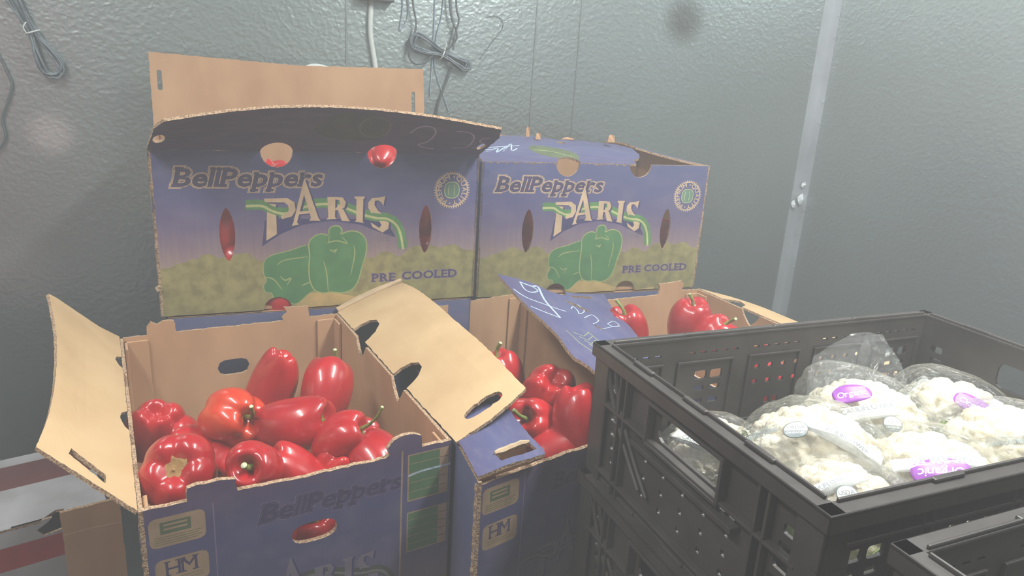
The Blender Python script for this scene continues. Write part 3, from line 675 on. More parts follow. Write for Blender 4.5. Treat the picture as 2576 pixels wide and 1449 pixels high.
panel('side_flap', rag(o2, .0007, 33), grid_map([g for g in G], LL, WL), (M['kraft_light'], M['kraft_light'], M['edge']), .0045, [rag([(.013, .052), (.029, .050), (.040, .112), (.026, .116)], .0008, 3, .005)], (), FLe, .02, (LL, WL))

MBc = [(-.024, .702), (.243, .919), (.025, 1.440), (-.229, 1.250)]
mo = [(0, 0), (1, 0), (1, 1), (.8, 1.0), (.62, .995), (.60, .97), (.4, .985), (.2, .985), (0, .985)]
mbk = [(0, 0), (1, 0), (1, 1), (.6, 1.0), (.55, 1.0), (.5, 1.0), (0, 1)]
MBe = end_carton(MBc, 1.012, 'open blue carton in the middle, half under a tan flap, letters HM on its end', mo, mbk, [], True, 41)
# its left flap folded in, under the neighbour's tan flap
a0 = Vector((-.024, .704, 1.014)); a1 = Vector((-.227, 1.240, 1.014))
n0 = onz(1377, 1150, 1.026); n1 = onz(1107, 778, 1.034); n0b = onz(1300, 1062, 1.032)
G = [[a0, a0.lerp(a1, .12)+Z*.002, a0.lerp(a1, .5), a1], [a0.lerp(n0, .5)+Z*.004, a0.lerp(a1, .12).lerp(n0b, .5)+Z*.002, (a0.lerp(a1, .5)).lerp(n0b.lerp(n1, .45), .5)+Z*.0, a1.lerp(n1, .5)], [n0, n0b, n0b.lerp(n1, .45)-Z*.003, n1]]
LM = .56; WM = .15
om = [(0, 0), (LM, 0), (LM, WM), (.03, WM), (.004, WM-.004), (-.004, WM*.7), (-.002, .02)]
panel('side_flap', rag(om, .0010, 44)[::-1], grid_map(G, LM, WM), (M['kraft'], M['flapblue'], M['edge']), .0045, [rag([(.030, .056), (.078, .054), (.088, .095), (.080, .136), (.036, .138), (.026, .10)], .0010, 5, .006)], (), MBe, .012, (LM, WM))
gm = grid_map(G, LM, WM); mb = MB(); tr = random.Random(8)
mb.tube([gm(.086+tr.uniform(-.001, .001), y)+Z*(.0045+tr.uniform(0, .002)) for y in [.052+.0105*i for i in range(9)]], [.0022, .0034, .0038, .0034, .0036, .003, .0034, .003, .0015], 6)
mb.build('torn_slot_rim', M['tan'], MBe)
# its right flap, standing up over the shared wall with white chalk marks
def opz(px, py, z): return onz(px, py, z)
L0 = [opz(1252, 690, 1.105), opz(1318, 762, 1.10), opz(1395, 835, 1.092), opz(1440, 893, 1.085), opz(1482, 922, 1.082), opz(1560, 985, 1.08)]
L1 = [opz(1345, 712, 1.085), opz(1400, 775, 1.082), opz(1465, 835, 1.075), opz(1510, 880, 1.07), opz(1545, 910, 1.065), opz(1620, 975, 1.06)]
L2 = [opz(1430, 738, 1.066), opz(1480, 785, 1.062), opz(1530, 830, 1.058), opz(1565, 865, 1.052), opz(1595, 895, 1.05), opz(1670, 960, 1.045)]
L3 = [opz(1520, 742, 1.045), opz(1548, 785, 1.04), opz(1585, 822, 1.037), opz(1612, 855, 1.035), opz(1640, 880, 1.033), opz(1710, 945, 1.033)]
LX, WX = .50, .21
G = [L0, L1, L2, L3]
# x runs back to front, y from the free edge (0) to the fold side (WX)
fx = lambda s, w: (s*LX*.8, w*WX)
ar = []
for i, pts in enumerate([[(0.032, 0.172), (0.105, 0.156), (0.123, 0.202), (0.091, 0.291), (0.052, 0.263), (0.032, 0.172)], [(0.032, 0.172), (0.052, 0.263), (0.04, 0.334), (0.17, 0.284), (0.295, 0.269), (0.354, 0.256)], [(0.125, 0.03), (0.186, 0.086), (0.227, 0.235), (0.275, 0.409)], [(0.271, 0.043), (0.3, 0.111), (0.338, 0.216), (0.354, 0.256)]]):
    ar.append(stroke(sm2([fx(*p) for p in pts], 4), .0042 if i == 1 else .003, 'chalk'))
for pts in [[(0.23, 0.502), (0.195, 0.555), (0.247, 0.556), (0.285, 0.536), (0.251, 0.618), (0.206, 0.645), (0.156, 0.635)], [(0.333, 0.544), (0.304, 0.615), (0.289, 0.682), (0.357, 0.682), (0.389, 0.627), (0.406, 0.566)], [(0.483, 0.584), (0.464, 0.739), (0.47, 0.872)], [(0.417, 0.741), (0.386, 0.852), (0.453, 0.872), (0.458, 0.775), (0.417, 0.741)]]:
    ar.append(stroke(sm2([fx(*p) for p in pts], 4), .0022, 'chalk'))
for i in range(6):
    s0 = .50+.05*i; ar.append(stroke([fx(s0, .22+.02*i), fx(s0+.05, .30), fx(s0+.01, .40)], .0022, 'leafline' if i < 4 else 'lilac'))
for pts in ([(.48, .16), (.62, .18), (.78, .24), (.90, .30)], [(.5, .40), (.64, .42), (.76, .44)]): ar.append(stroke([fx(*p) for p in pts], .0016, 'leafline'))
ho = [rrect(.012, WX*.66, .022, WX*.86, .003), [fx(.12, .50), fx(.17, .56), fx(.24, .66), fx(.26, .70), fx(.22, .68), fx(.15, .60)], [fx(.40, .56), fx(.46, .60), fx(.52, .63), fx(.46, .57)]]
ol = [(0, 0), (LX, 0), (LX, WX), (-.004, WX), (-.006, WX*.66), (.02, WX*.60), (.022, WX*.42), (.006, WX*.34), (0, WX*.24), (-.002, WX*.06)]
panel('side_flap', rag(ol, .0010, 51)[::1], grid_map(G, LX, WX), (M['flapblue'], M['kraft'], M['edge']), .0045, ho, ar, MBe, .02, (LX, WX))

TBc = [(.362, .905), (.652, 1.062), (.412, 1.532), (.112, 1.362)]
tbk = [(0, 0), (1, 0), (1, 1), (0.29, .995), (.285, 1.05), (.27, 1.085), (.22, 1.075), (.16, 1.085), (.135, 1.06), (.15, 1.02), (.12, .99), (0, 1)]
tbk = [(0, 0), (1, 0), (1, 1), (.335, .995), (.33, 1.055), (.345, 1.085), (.27, 1.08), (.16, 1.09), (.135, 1.065), (.15, 1.01), (0, 1)]
TBe = end_carton(TBc, 1.017, 'open carton behind the black crate, only its tan back corner and peppers showing', [(0, 0), (1, 0), (1, 1), (0, 1)], tbk, [], False, 61)
a0 = Vector((.412, 1.532, 1.019)); a1 = Vector((.652, 1.062, 1.019)); ou = Vector((.89, .455, 0))
G = [[a0.lerp(a1, s)+ou*(.12*k)+Z*(.012*k-.05*k*k) for s in (0, .5, 1)] for k in (0, .5, 1)]
panel('side_flap', rag([(0, 0), (.08, 0), (.088, .02), (.10, .03), (.125, .02), (.135, 0), (.52, 0), (.52, .12), (.30, .12), (.06, .03)], .001, 66), grid_map(G, .52, .12), (M['kraft_light'], M['sideblue'], M['edge']), .0045, (), (), TBe, .03, (.52, .12))

# lower layers of the stacks
def shift(c, d): return [(p[0]+d[0], p[1]+d[1]) for p in c]
def rearfoot(A, B, D=.345):
    A, B = Vector((*A, 0)), Vector((*B, 0)); u = (B-A).normalized(); n = Vector((u.y, -u.x, 0)); A = A+u*.006+n*.004; B = B-u*.006+n*.004
    return [A, B, B-n*D, A-n*D]
closed_carton(rearfoot(RLA, RLB), ZRL-.2795, .277, 'closed carton under the tall left pepper carton, only its blue top edge showing')
closed_carton(rearfoot(RRA, RRB), ZRR-.2795, .277, 'closed carton under the right rear pepper carton, only its top edge showing')
# white carton with red bands, and a plain brown carton at the far left
M['whiteprint'] = noise_mat('white_carton', (150, 148, 150), (176, 176, 178), 12, .6, .3); M['red'] = ink('red_band', (172, 50, 52), (150, 44, 46), 20); M['dullred'] = ink('dull_red_band', (112, 62, 62), (98, 60, 60), 10); M['black'] = ink('hole_dark', (58, 50, 46))
a = onz(0, 1337, .80); b = onz(152, 1296, .80); ud = (b-a).normalized(); nd = Vector((ud.y, -ud.x, 0)); A_ = a-ud*.30; B_ = b+ud*.06; WW = (B_-A_).length; DD = .21; hh = .80-FLOOR
e = empty('white_carton', (*((A_+B_)/2-nd*DD/2).xy, FLOOR), 'white carton with red bands and a torn corner hole at the left edge', 'carton')
fy = lambda px, py: hh-(.80-onp(px, py, a, nd).z)
y0, y1 = fy(75, 1402), fy(75, 1362)
hx = (onp(128, 1310, a, nd)-A_).dot(ud)
panel('front_panel', [(0, 0), (WW, 0), (WW, hh), (hx+.018, hh), (hx+.016, hh-.022), (hx-.010, hh-.026), (hx-.018, hh-.014), (hx-.004, hh-.006), (hx+.002, hh), (0, hh)], plane_map(Vector((*A_.xy, FLOOR)), Vector((*B_.xy, FLOOR)), Vector((*A_.xy, .80)), WW, hh), (M['whiteprint'], M['kraft'], M['edge']), .004, (), [poly([(-.001, y0-.012), (WW+.001, y0-.012), (WW+.001, y1), (-.001, y1)], 'red')], e, None, (WW, hh))
tp = plane_map(A_, B_, A_-nd*DD, WW, DD)
dd = lambda px, py: -(onz(px, py, .80)-a).dot(nd)
panel('top_panel', [(0, 0), (hx-.012, 0), (hx-.004, .008), (hx+.008, .018), (hx+.018, .016), (hx+.018, 0), (WW, 0), (WW, DD), (0, DD)], tp, (M['whiteprint'], M['kraft'], M['edge']), .004, (), [poly([(-.001, dd(60, 1222)), (WW+.001, dd(60, 1222)), (WW+.001, dd(60, 1165)), (-.001, dd(60, 1165))], 'dullred')], e, None, (WW, DD))
for q in (A_, B_):
    mb = MB(); mb.box(Vector((*q.xy, FLOOR))-nd*.005, ud*(.004 if q is A_ else -.004), -nd*(DD-.006), (0, 0, hh-.006)); mb.build('side_panel', M['whiteprint'], e)
mb = MB(); mb.box(Vector((*A_.xy, FLOOR))-nd*DD, ud*WW, -nd*.004, (0, 0, hh)); mb.build('back_panel', M['whiteprint'], e)
# brown carton
a = onz(150, 1291, .85); b = onz(300, 1253, .85); ud = (b-a).normalized(); nd = Vector((ud.y, -ud.x, 0)); WW = (b-a).length; hb = .85-FLOOR
sh = panel('cardboard_sheet', rag([(0, 0), (WW, 0), (WW, hb), (0, hb)], .0008, 71, .01), plane_map(Vector((*a.xy, FLOOR)), Vector((*b.xy, FLOOR)), Vector((*a.xy, .85)), WW, hb), KR, .005, (), [stroke([(0, hb-.035), (WW*.5, hb-.035), (WW, hb-.038)], .0012, 'tan')], None, None, (WW, hb))
tagp(sh, 'brown cardboard sheet standing on edge left of the nearest pepper carton', 'cardboard')
# plain supports under the open cartons
for c, zz, lb in ((FLc, 1.017, 'lower carton beneath the nearest heaped carton'), (MBc, 1.012, 'lower carton beneath the middle open carton'), (TBc, 1.017, 'lower carton beneath the open carton behind the crates')):
    closed_carton(c, zz-2*BH-.002, BH, lb)

# ------------------------------------------------------------------ peppers
def pepper_mat(name, c1, c2, c3):
    m, nt, b = newmat(name); L = nt.links.new
    tc = N(nt, 'ShaderNodeTexCoord'); no = N(nt, 'ShaderNodeTexNoise', i_Scale=1.1, i_Detail=2.); L(tc.outputs['Object'], no.inputs['Vector'])
    oi = N(nt, 'ShaderNodeObjectInfo'); ad = N(nt, 'ShaderNodeMath', operation='MULTIPLY_ADD'); ad.inputs[1].default_value = .5; L(oi.outputs['Random'], ad.inputs[0])
    s = N(nt, 'ShaderNodeMath', operation='SUBTRACT'); s.inputs[1].default_value = .25; L(no.outputs[0], s.inputs[0]); L(s.outputs[0], ad.inputs[2])
    cr = N(nt, 'ShaderNodeValToRGB'); cr.color_ramp.elements[0].position = .2; cr.color_ramp.elements[1].position = .85
    cr.color_ramp.elements[0].color = rgb(*c1); cr.color_ramp.elements[1].color = rgb(*c3); e = cr.color_ramp.elements.new(.5); e.color = rgb(*c2)
    L(ad.outputs[0], cr.inputs[0]); L(cr.outputs[0], b.inputs['Base Color'])
    b.inputs['Roughness'].default_value = .3; b.inputs['Specular IOR Level'].default_value = .55
    b.inputs['Coat Weight'].default_value = .55; b.inputs['Coat Roughness'].default_value = .1
    b.inputs['Subsurface Weight'].default_value = .12; b.inputs['Subsurface Radius'].default_value = (1, .15, .1); b.inputs['Subsurface Scale'].default_value = .004
    n2 = N(nt, 'ShaderNodeTexNoise', i_Scale=3.5, i_Detail=2.); L(tc.outputs['Object'], n2.inputs['Vector'])
    bp = N(nt, 'ShaderNodeBump', i_Strength=.12, i_Distance=.0012); L(n2.outputs[0], bp.inputs['Height']); L(bp.outputs[0], b.inputs['Normal']); L(bp.outputs[0], b.inputs['Coat Normal'])
    return m
M['pepper'] = pepper_mat('red_pepper_skin', (168, 22, 32), (186, 26, 34), (198, 36, 38))
M['pepper_orange'] = pepper_mat('orange_red_pepper_skin', (200, 52, 30), (214, 66, 36), (206, 50, 34))
M['stem'] = noise_mat('pepper_stem', (104, 122, 52), (146, 156, 84), 4, .55, .4, .2)
M['stemcut'] = noise_mat('pepper_stem_cut', (196, 204, 160), (216, 222, 188), 8, .7, .3)
M['calyx_dry'] = noise_mat('dry_calyx', (150, 112, 74), (166, 134, 88), 5, .8, .2, .3)
def pepper_mesh(seed, lobes=4, elong=1.05, taper=.12, groove=.16, dep=.34, blossom=.22, nu=56, nv=36, skew=.1):
    rr = random.Random(seed); ph = rr.uniform(0, 6.28); amp = [rr.uniform(.75, 1.25) for _ in range(lobes)]; tilt = (rr.uniform(-skew, skew), rr.uniform(-skew, skew))
    lobez = [rr.uniform(-.10, .12) for _ in range(lobes)]
    verts = []; 
    for j in range(nv+1):
        f = math.pi*j/nv
        for i in range(nu):
            th = 2*math.pi*i/nu; x = (th+ph)/(2*math.pi)*lobes; li = int(math.floor(x)) % lobes; fr = x-math.floor(x)
            cs = math.sqrt(math.sin(math.pi*fr)**2+.03)/1.015                        # 1 on a lobe, 0 in a groove
            end = math.cos(f)**2; s2 = math.sin(math.pi*fr)**2; am = amp[li]*s2+(1-s2); dg = min(fr, 1-fr); g = groove*(.40+.75*end)*(math.exp(-(dg/.15)**2)*.8+.25*(1-s2))*am
            rho = math.sin(f)**.62*(1-g)
            zz = math.cos(f); tp = 1-taper*(.5-.5*zz)*1.2
            rad = rho*tp*(1+.05*math.sin(2*th+ph))
            shoulder = (.3+.7*s2)*.12*math.exp(-((rho-.58)/.3)**2)*am
            z = math.copysign(abs(zz)**.85, zz)*elong + shoulder*math.tanh(zz*5)*1.1 - lobez[li]*s2*max(0, min(1, (-zz-.05)/.6))**2*min(1, rho*1.5)
            if zz > 0: z -= dep*math.exp(-(rho/.30)**2)
            else: z += blossom*math.exp(-(rho/.28)**2)
            verts.append((rad*math.cos(th)+tilt[0]*z*z, rad*math.sin(th)+tilt[1]*z*z, z))
    fs = [(j*nu+i, (j+1)*nu+i, (j+1)*nu+(i+1) % nu, j*nu+(i+1) % nu) for j in range(nv) for i in range(nu)]
    me = bpy.data.meshes.new('pepper'); me.from_pydata(verts, [], fs); me.polygons.foreach_set('use_smooth', [True]*len(fs)); me.update()
    bm = bmesh.new(); bm.from_mesh(me); bmesh.ops.remove_doubles(bm, verts=bm.verts, dist=1e-4); bm.to_mesh(me); bm.free()
    return me, elong-dep+.04
def stem_mesh(z0, ln=.75, bend=.35, r=.085, dry=False, seed=0):
    rr = random.Random(seed); mb = MB(); n = 24; c = []
    for k, (r0, dz) in enumerate(((.0, .05), (.12, .04), (.22, .02), (.30, .0), (.27, -.03))):   # star-edged calyx
        for i in range(n):
            a = 2*math.pi*i/n; q = r0*(1+(.16*math.cos(5*a) if k > 2 else 0))*(1.15 if dry else 1.1); c.append((q*math.cos(a), q*math.sin(a), z0+dz+(.02 if dry else 0)+.9*max(0, q-.15)**1.3))
    mb.add(c, [(k*n+i, k*n+(i+1) % n, (k+1)*n+(i+1) % n, (k+1)*n+i) for k in range(4) for i in range(n)], 0)
    if not dry:
        P = smoothpts([(0, 0, z0), (0, .02, z0+ln*.35), (bend*.35, .03, z0+ln*.7), (bend, 0, z0+ln)], 6)
        k = len(P); rs = [r*(1.35-.5*min(1, i/k*2.2)+.28*max(0, i/k-.75)*4*.6) for i in range(k)]
        mb.tube(P, rs, 10, 0); t = (P[-1]-P[-2]).normalized(); mb.tube([P[-1]-t*.01, P[-1]+t*.012], [rs[-1]*.93, rs[-1]*.85], 10, 1)
    else: mb.tube([(0, 0, z0), (0, 0, z0+.10)], [.05, .035], 8, 0)
    me = bpy.data.meshes.new('stem'); me.from_pydata(mb.v, [], mb.f); me.polygons.foreach_set('material_index', mb.m); me.polygons.foreach_set('use_smooth', [True]*len(mb.f)); me.update()
    return me
KINDS = {}
def kind(name, mesh_kw, stem_kw, mat='pepper'):
    me, z = pepper_mesh(**mesh_kw); me.materials.append(M[mat])
    sm = None
    if stem_kw is not None:
        sm = stem_mesh(z, **stem_kw); sm.materials.append(M['calyx_dry'] if stem_kw.get('dry') else M['stem']); sm.materials.append(M['stemcut'])
    KINDS[name] = (me, sm)
kind('block', dict(seed=1), dict(ln=.75, bend=.3)); kind('block2', dict(seed=2, lobes=3, elong=1.1, taper=.2), dict(ln=.6, bend=-.2, seed=2))
kind('long', dict(seed=3, lobes=4, elong=1.35, taper=.22, groove=.09, blossom=.3), dict(ln=.5, bend=.2)); kind('wide', dict(seed=9, lobes=5, elong=.72, taper=.05, groove=.15, dep=.24), dict(dry=True))
kind('orange', dict(seed=8, lobes=4, elong=.95, taper=-.05, groove=.24, dep=.42), dict(ln=.95, bend=.55, r=.075), 'pepper_orange')
kind('smooth', dict(seed=12, lobes=3, elong=1.2, taper=.15, groove=.07), dict(ln=.62, bend=.25, r=.08)); kind('lobed', dict(seed=15, lobes=4, elong=1.1, taper=.05, groove=.22, blossom=.35), None)
kind('ring', dict(seed=18, lobes=3, elong=.95, taper=.1, groove=.12, dep=.55), dict(ln=.62, bend=.1, r=.12)); kind('longstem', dict(seed=22, lobes=4, elong=1.05, groove=.2), dict(ln=1.25, bend=.3, r=.06))
def pepper(kd, loc, axis, r, label, group, spin=0.):
    me, sm = KINDS[kd]; o = bpy.data.objects.new('bell_pepper', me); COL.objects.link(o)
    q = Vector(axis).normalized().to_track_quat('Z', 'X'); mt = Matrix.Translation(loc) @ q.to_matrix().to_4x4() @ Matrix.Rotation(spin, 4, 'Z') @ Matrix.Scale(r, 4); o.matrix_world = mt
    tagp(o, label, 'pepper', group)
    if sm:
        s = bpy.data.objects.new('stem', sm); COL.objects.link(s); s.parent = o
    return o
def vax(right, up, toward): return RGT*right+UPV*up-FWD*toward      # a direction given as seen from the place the photo was taken
GF, GM, GT, GL, GR = 'red peppers in the nearest open carton', 'red peppers in the middle open carton', 'red peppers in the open carton behind the crates', 'peppers inside the tall left carton', 'peppers inside the tall right carton'
# kind, px, py, distance, axis(right,up,toward), radius, spin, label
PEP = [
 ('lobed', 392, 1082, .985, (-.25, -.75, -.55), .040, .5, 'dark red pepper with deep lobes at the back left corner of the nearest carton', GF),
 ('wide', 450, 1190, .79, (.20, .36, .92), .0435, .4, 'broad red pepper with a dry brown star calyx, front left in the nearest carton', GF),
 ('block2', 505, 1135, .93, (.5, -.3, -.3), .038, 1., 'red pepper half hidden behind the broad one with the brown calyx', GF),
 ('orange', 590, 1050, .93, (.80, .12, .55), .0385, .6, 'orange-red pepper with a green stem pointing right, in the middle of the nearest carton', GF),
 ('long', 688, 965, 1.05, (-.38, -.85, -.2), .0395, .9, 'tallest red pepper, upright at the back with its lobes on top', GF),
 ('smooth', 822, 985, 1.04, (.12, .93, -.30), .0400, .3, 'smooth red pepper standing at the back right with a long vertical highlight', GF),
 ('smooth', 740, 1068, .92, (.95, .12, .15), .0395, 2.2, 'red pepper on its side in the centre, pale cut stem at its right end', GF),
 ('ring', 642, 1175, .80, (.05, .22, .95), .0320, .8, 'small ring-shaped red pepper with a short thick green stem facing the lens', GF),
 ('longstem', 862, 1105, .90, (.70, .42, .25), .0370, .2, 'red pepper at the right with a long thin green stem sticking out', GF),
 ('lobed', 945, 1160, .885, (.3, -.2, .2), .0360, 1.4, 'red pepper low in the front right corner behind the torn tab', GF),
 ('block2', 738, 1200, .855, (.35, -.5, -.3), .0400, .3, 'pinkish red pepper against the middle of the sawn front edge', GF),
 ('lobed', 462, 1100, .98, (.3, -.8, .2), .026, .1, 'small red pepper peeping between the left-hand ones', GF),
 ('lobed', 850, 1200, .895, (-.2, -.7, -.2), .0350, 2.0, 'red pepper under the sawn front edge, right of the middle', GF),
 ('block', 560, 1150, .93, (0, -.4, .6), .032, 2.0, 'red pepper wedged under the orange-red one', GF),
 ('block', 800, 1350, .875, (0, .8, .5), .040, 2.0, 'red pepper seen through the hand hole of the nearest carton', GF),
 ('block2', 735, 1335, .865, (-.6, .5, .3), .036, 1.0, 'second red pepper behind the left end of the hand hole', GF),
 ('lobed', 1378, 985, 1.045, (-.1, -.62, -.78), .0400, .3, 'knobbly red pepper at the back of the middle carton, lobes up', GM),
 ('block', 1340, 1062, .985, (-.3, .3, .8), .0375, 1.2, 'red pepper left of centre in the middle carton beside the tan flap', GM),
 ('smooth', 1455, 1062, .96, (.15, -.95, -.1), .0390, 2.5, 'smooth red pepper touching the black crate corner', GM),
 ('smooth', 1412, 1128, .955, (.75, .3, -.4), .0360, 3., 'lowest red pepper in the middle carton with a broad white highlight', GM),
 ('block', 1262, 950, 1.13, (-.2, .9, .2), .0380, 0., 'red pepper mostly covered by the tan flap, only its edge out', GM),
 ('block2', 1262, 1060, 1.04, (.2, .2, -.5), .0380, 0., 'red pepper seen through the oval hole of the tan flap', GM),
 ('smooth', 1730, 818, 1.30, (.1, .85, .4), .0400, 1., 'round red pepper under the back wall of the carton behind the crate', GT),
 ('block', 1580, 830, 1.32, (-.2, .7, .3), .0400, 2., 'red pepper beside the chalk-marked blue flap', GT),
 ('block', 1790, 850, 1.26, (.4, .5, .3), .0380, 2., 'red pepper to the right of the round one, just above the crate rim', GT),
 ('block2', 1880, 905, 1.17, (.1, .5, .3), .038, 2., 'red pepper glimpsed through the small holes of the crate', GT),
 ('block', 1935, 975, 1.12, (.1, .5, .3), .038, 1., 'red pepper glimpsed through the two square holes of the crate', GT),
 ('lobed', 697, 478, 1.28, (.1, .9, .2), .046, 0., 'pepper showing at the bottom of the left top hole', GL),
 ('lobed', 962, 402, 1.345, (.0, .5, -.9), .040, .8, 'pepper filling the right top hole', GL),
 ('smooth', 568, 582, 1.245, (.2, .9, .1), .036, 1., 'pepper behind the upper part of the left slot', GL),
 ('smooth', 574, 655, 1.245, (.9, .2, .1), .030, 1., 'pepper behind the lower part of the left slot', GL),
 ('smooth', 1072, 540, 1.40, (.1, .9, .1), .034, 1., 'pepper behind the upper part of the right slot', GL),
 ('smooth', 1070, 625, 1.40, (.9, .2, .1), .030, 1., 'pepper behind the lower part of the right slot', GL),
 ('smooth', 700, 765, 1.30, (.3, .8, .3), .032, 1., 'dark pepper behind the bottom hole', GL),
 ('smooth', 1328, 545, 1.56, (.1, .9, .1), .038, 1., 'pepper behind the upper part of the left slot', GR),
 ('smooth', 1322, 628, 1.545, (.9, .2, .1), .034, 1., 'pepper behind the lower part of the left slot', GR),
 ('smooth', 1682, 600, 1.655, (.1, .9, .1), .036, 1., 'pepper behind the right slot', GR),
 ('smooth', 1400, 712, 1.585, (.3, .8, .3), .034, 1., 'bright pepper behind the left bottom hole', GR),
]
for kd, px, py, t, ax, r, sp, lb, g in PEP:
    if g is GL: lb += ' of the tall left carton'
    if g is GR: lb += ' of the tall right carton'
    pepper(kd, at(px, py, t), vax(*ax), r, lb, g, sp)

# ------------------------------------------------------------------ black crates
def crate_mat():
    m = noise_mat('black_crate_plastic', (60, 56, 55), (72, 68, 66), 25, .42, .5, .12, 90); return m
M['crate'] = crate_mat(); M['crate_in'] = M['crate']
CL, CW, CH = .553, .3655, .1655
def hexhole(cx, cy, a, b): return rrect(cx-a, cy-b, cx+a, cy+b, min(a, b)*.5)
def long_wall_holes():
    H = []
    for i in range(30):
        x = .035+i*.0167
        if min(abs(x-q) for q in (.115, .225, .335, .445)) > .013: H.append(hexhole(x, .143, .0048, .0015))
    for bi, x0 in enumerate((.060, .170, .280, .390, .497)):
        if bi in (0, 3):
            for i in (0, 1):
                H.append(hexhole(x0-.012+i*.024, .112, .0095, .0062))
                for j in (1, 2): H.append(hexhole(x0-.012+i*.024, .112-.018*j, .0075, .0035))
        elif bi in (1, 2):
            for i in range(4):
                for j in range(2): H.append(hexhole(x0-.033+i*.022, .115-.022*j, .0042, .0032))
            for i in range(2): H.append(hexhole(x0-.007+i*.0145, .064, .0048, .0045))
        else:
            for j in range(6): H.append(hexhole(x0+.02-.003*j, .122-.0135*j, .009, .0032))
            for j in range(3): H.append(hexhole(x0-.02, .12-.026*j, .004, .004))
    return H
def short_wall_holes():
    H = [rrect(CW/2-.052, .104, CW/2+.052, .137, .009)]
    for i in range(2): H.append(hexhole(CW/2+.058+i*.014, .092, .0045, .0035))
    for x0, s in ((.042, 1), (CW-.042, -1)):
        for j in range(6): H.append(hexhole(x0+s*.0025*j, .120-.0175*j, .0095, .0048))
    for i in range(5):
        for j in range(3):
            x = CW/2+(i-2)*.034; y = .070-.021*j
            H.append(hexhole(x, y, .0030, .0034))
    return H
def make_crate(label):
    e = empty('black_crate', (0, 0, 0), label, 'crate')
    cm = (M['crate'], M['crate'], M['crate']); T = .0035
    inset = .012
    lw = lambda W: [(0, 0), (W, 0), (W, CH-.004), (0, CH-.004)]
    for nm, A, B, hs, W in (('long_wall', (0, 0), (CL, 0), long_wall_holes(), CL), ('long_wall', (CL, CW), (0, CW), long_wall_holes(), CL), ('short_wall', (0, CW), (0, 0), short_wall_holes(), CW), ('short_wall', (CL, 0), (CL, CW), short_wall_holes(), CW)):
        A, B = Vector((*A, 0)), Vector((*B, 0)); u = (B-A).normalized(); n = Vector((u.y, -u.x, 0)); A = A-n*inset+u*inset*.6; B = B-n*inset-u*inset*.6; Wp = (B-A).length
        hs = [[(x-inset*.6, y) for x, y in h] for h in hs]
        w_ = panel(nm, lw(Wp), plane_map(A, B, A+Z*CH, Wp, CH), cm, T, hs, (), e, None, (Wp, CH))
        mb = MB()
        # ribs and frames that stand proud on the outside
        xs = (.115, .225, .335, .445) if W == CL else (.070, CW-.070)
        for x in xs:
            for d in (-.006, .006): mb.box(A+u*(x-inset*.6+d-.0015), u*.003, n*.009, Z*(CH-.012))
        for zz in (.012, .131 if W == CL else .098): 
            mb.box(A+u*.02+Z*zz, u*(Wp-.04), n*.009, Z*.0035)
        if W == CW:    # handle surround and the two moulded arcs
            mb.box(A+u*(Wp/2-.062)+Z*.095, u*.124, n*.011, Z*.004); mb.box(A+u*(Wp/2-.062)+Z*.141, u*.124, n*.011, Z*.004)
            for sg in (-1, 1):
                mb.box(A+u*(Wp/2+sg*.060-.002)+Z*.095, u*.004, n*.011, Z*.046)
                for q in ((0, .016) if sg < 0 else ()):
                    P = [A+n*.004+u*(Wp/2+sg*(Wp/2-.022-q-.085*s**1.6))+Z*(.150-.118*s) for s in (0, .2, .4, .6, .8, 1)]
                    mb.tube(smoothpts(P, 5), .0028, 6)
            mb.box(A+u*(Wp/2-.085)+Z*.083, u*.17, n*.012, Z*.006)
        # inside frames
        if W == CL:
            for x0 in (.060, .170, .280, .390, .497):
                for (a, b, c, d) in ((-.043, .040, .086, .003), (-.043, .130, .086, .003)): mb.box(A-n*T+u*(x0+a)+Z*b, u*c, -n*.003, Z*d)
                for sx in (-.043, .040): mb.box(A-n*T+u*(x0+sx)+Z*.040, u*.003, -n*.003, Z*.092)
            mb.box(A-n*T+u*.02+Z*.024, u*(Wp-.04), -n*.007, Z*.008)
        rb = mb.build('rib', M['crate'], w_, bevel=.0007)
    # rim: flat lip with a turned-down edge
    mb = MB(); rw = .017
    for (A, B) in (((0, 0), (CL, 0)), ((CL, 0), (CL, CW)), ((CL, CW), (0, CW)), ((0, CW), (0, 0))):
        A, B = Vector((*A, 0)), Vector((*B, 0)); u = (B-A).normalized(); n = Vector((u.y, -u.x, 0))
        mb.box(A+Z*(CH-.0045), B-A, -n*rw, Z*.0045); mb.box(A+Z*(CH-.017), B-A, -n*.003, Z*.0170)
        mb.box(A-n*(rw-.004)+Z*(CH-.001)+u*.02, (B-A)-u*.04, -n*.003, Z*.0045)
        L_ = (B-A).length
        for k in (.25, .5, .75): mb.box(A+u*(L_*k-.018)-n*(rw-.001)+Z*(CH), u*.036, n*.006, Z*.004)
    mb.build('rim', M['crate'], e, bevel=.0018)
    for (x, y, sx, sy) in ((0, 0, 1, 1), (CL, 0, -1, 1), (CL, CW, -1, -1), (0, CW, 1, -1)):
        mb = MB(); q = .004
        mb.box((x+sx*q, y+sy*q, 0), (sx*.030, 0, 0), (0, sy*.003, 0), (0, 0, CH-.003)); mb.box((x+sx*q, y+sy*q, 0), (sx*.003, 0, 0), (0, sy*.030, 0), (0, 0, CH-.003))
        for zz in (.03, .07, .11): mb.box((x+sx*q, y+sy*q, zz), (sx*.030, 0, 0), (0, sy*.010, 0), (0, 0, .003))
        bm_ = mb.build('corner_post', M['crate'], e, bevel=.001)
    hs = []
    for i in range(16):
        for j in range(10): hs.append(hexhole(.035+i*.0323, .035+j*.033, .010, .010))
    panel('base', rrect(.013, .013, CL-.013, CW-.013, .004), lambda x, y: Vector((x, y, .006)), cm, .004, hs, (), e, None, (CL, CW))
    return e
def children(o): return [c for c in bpy.data.objects if c.parent is o]
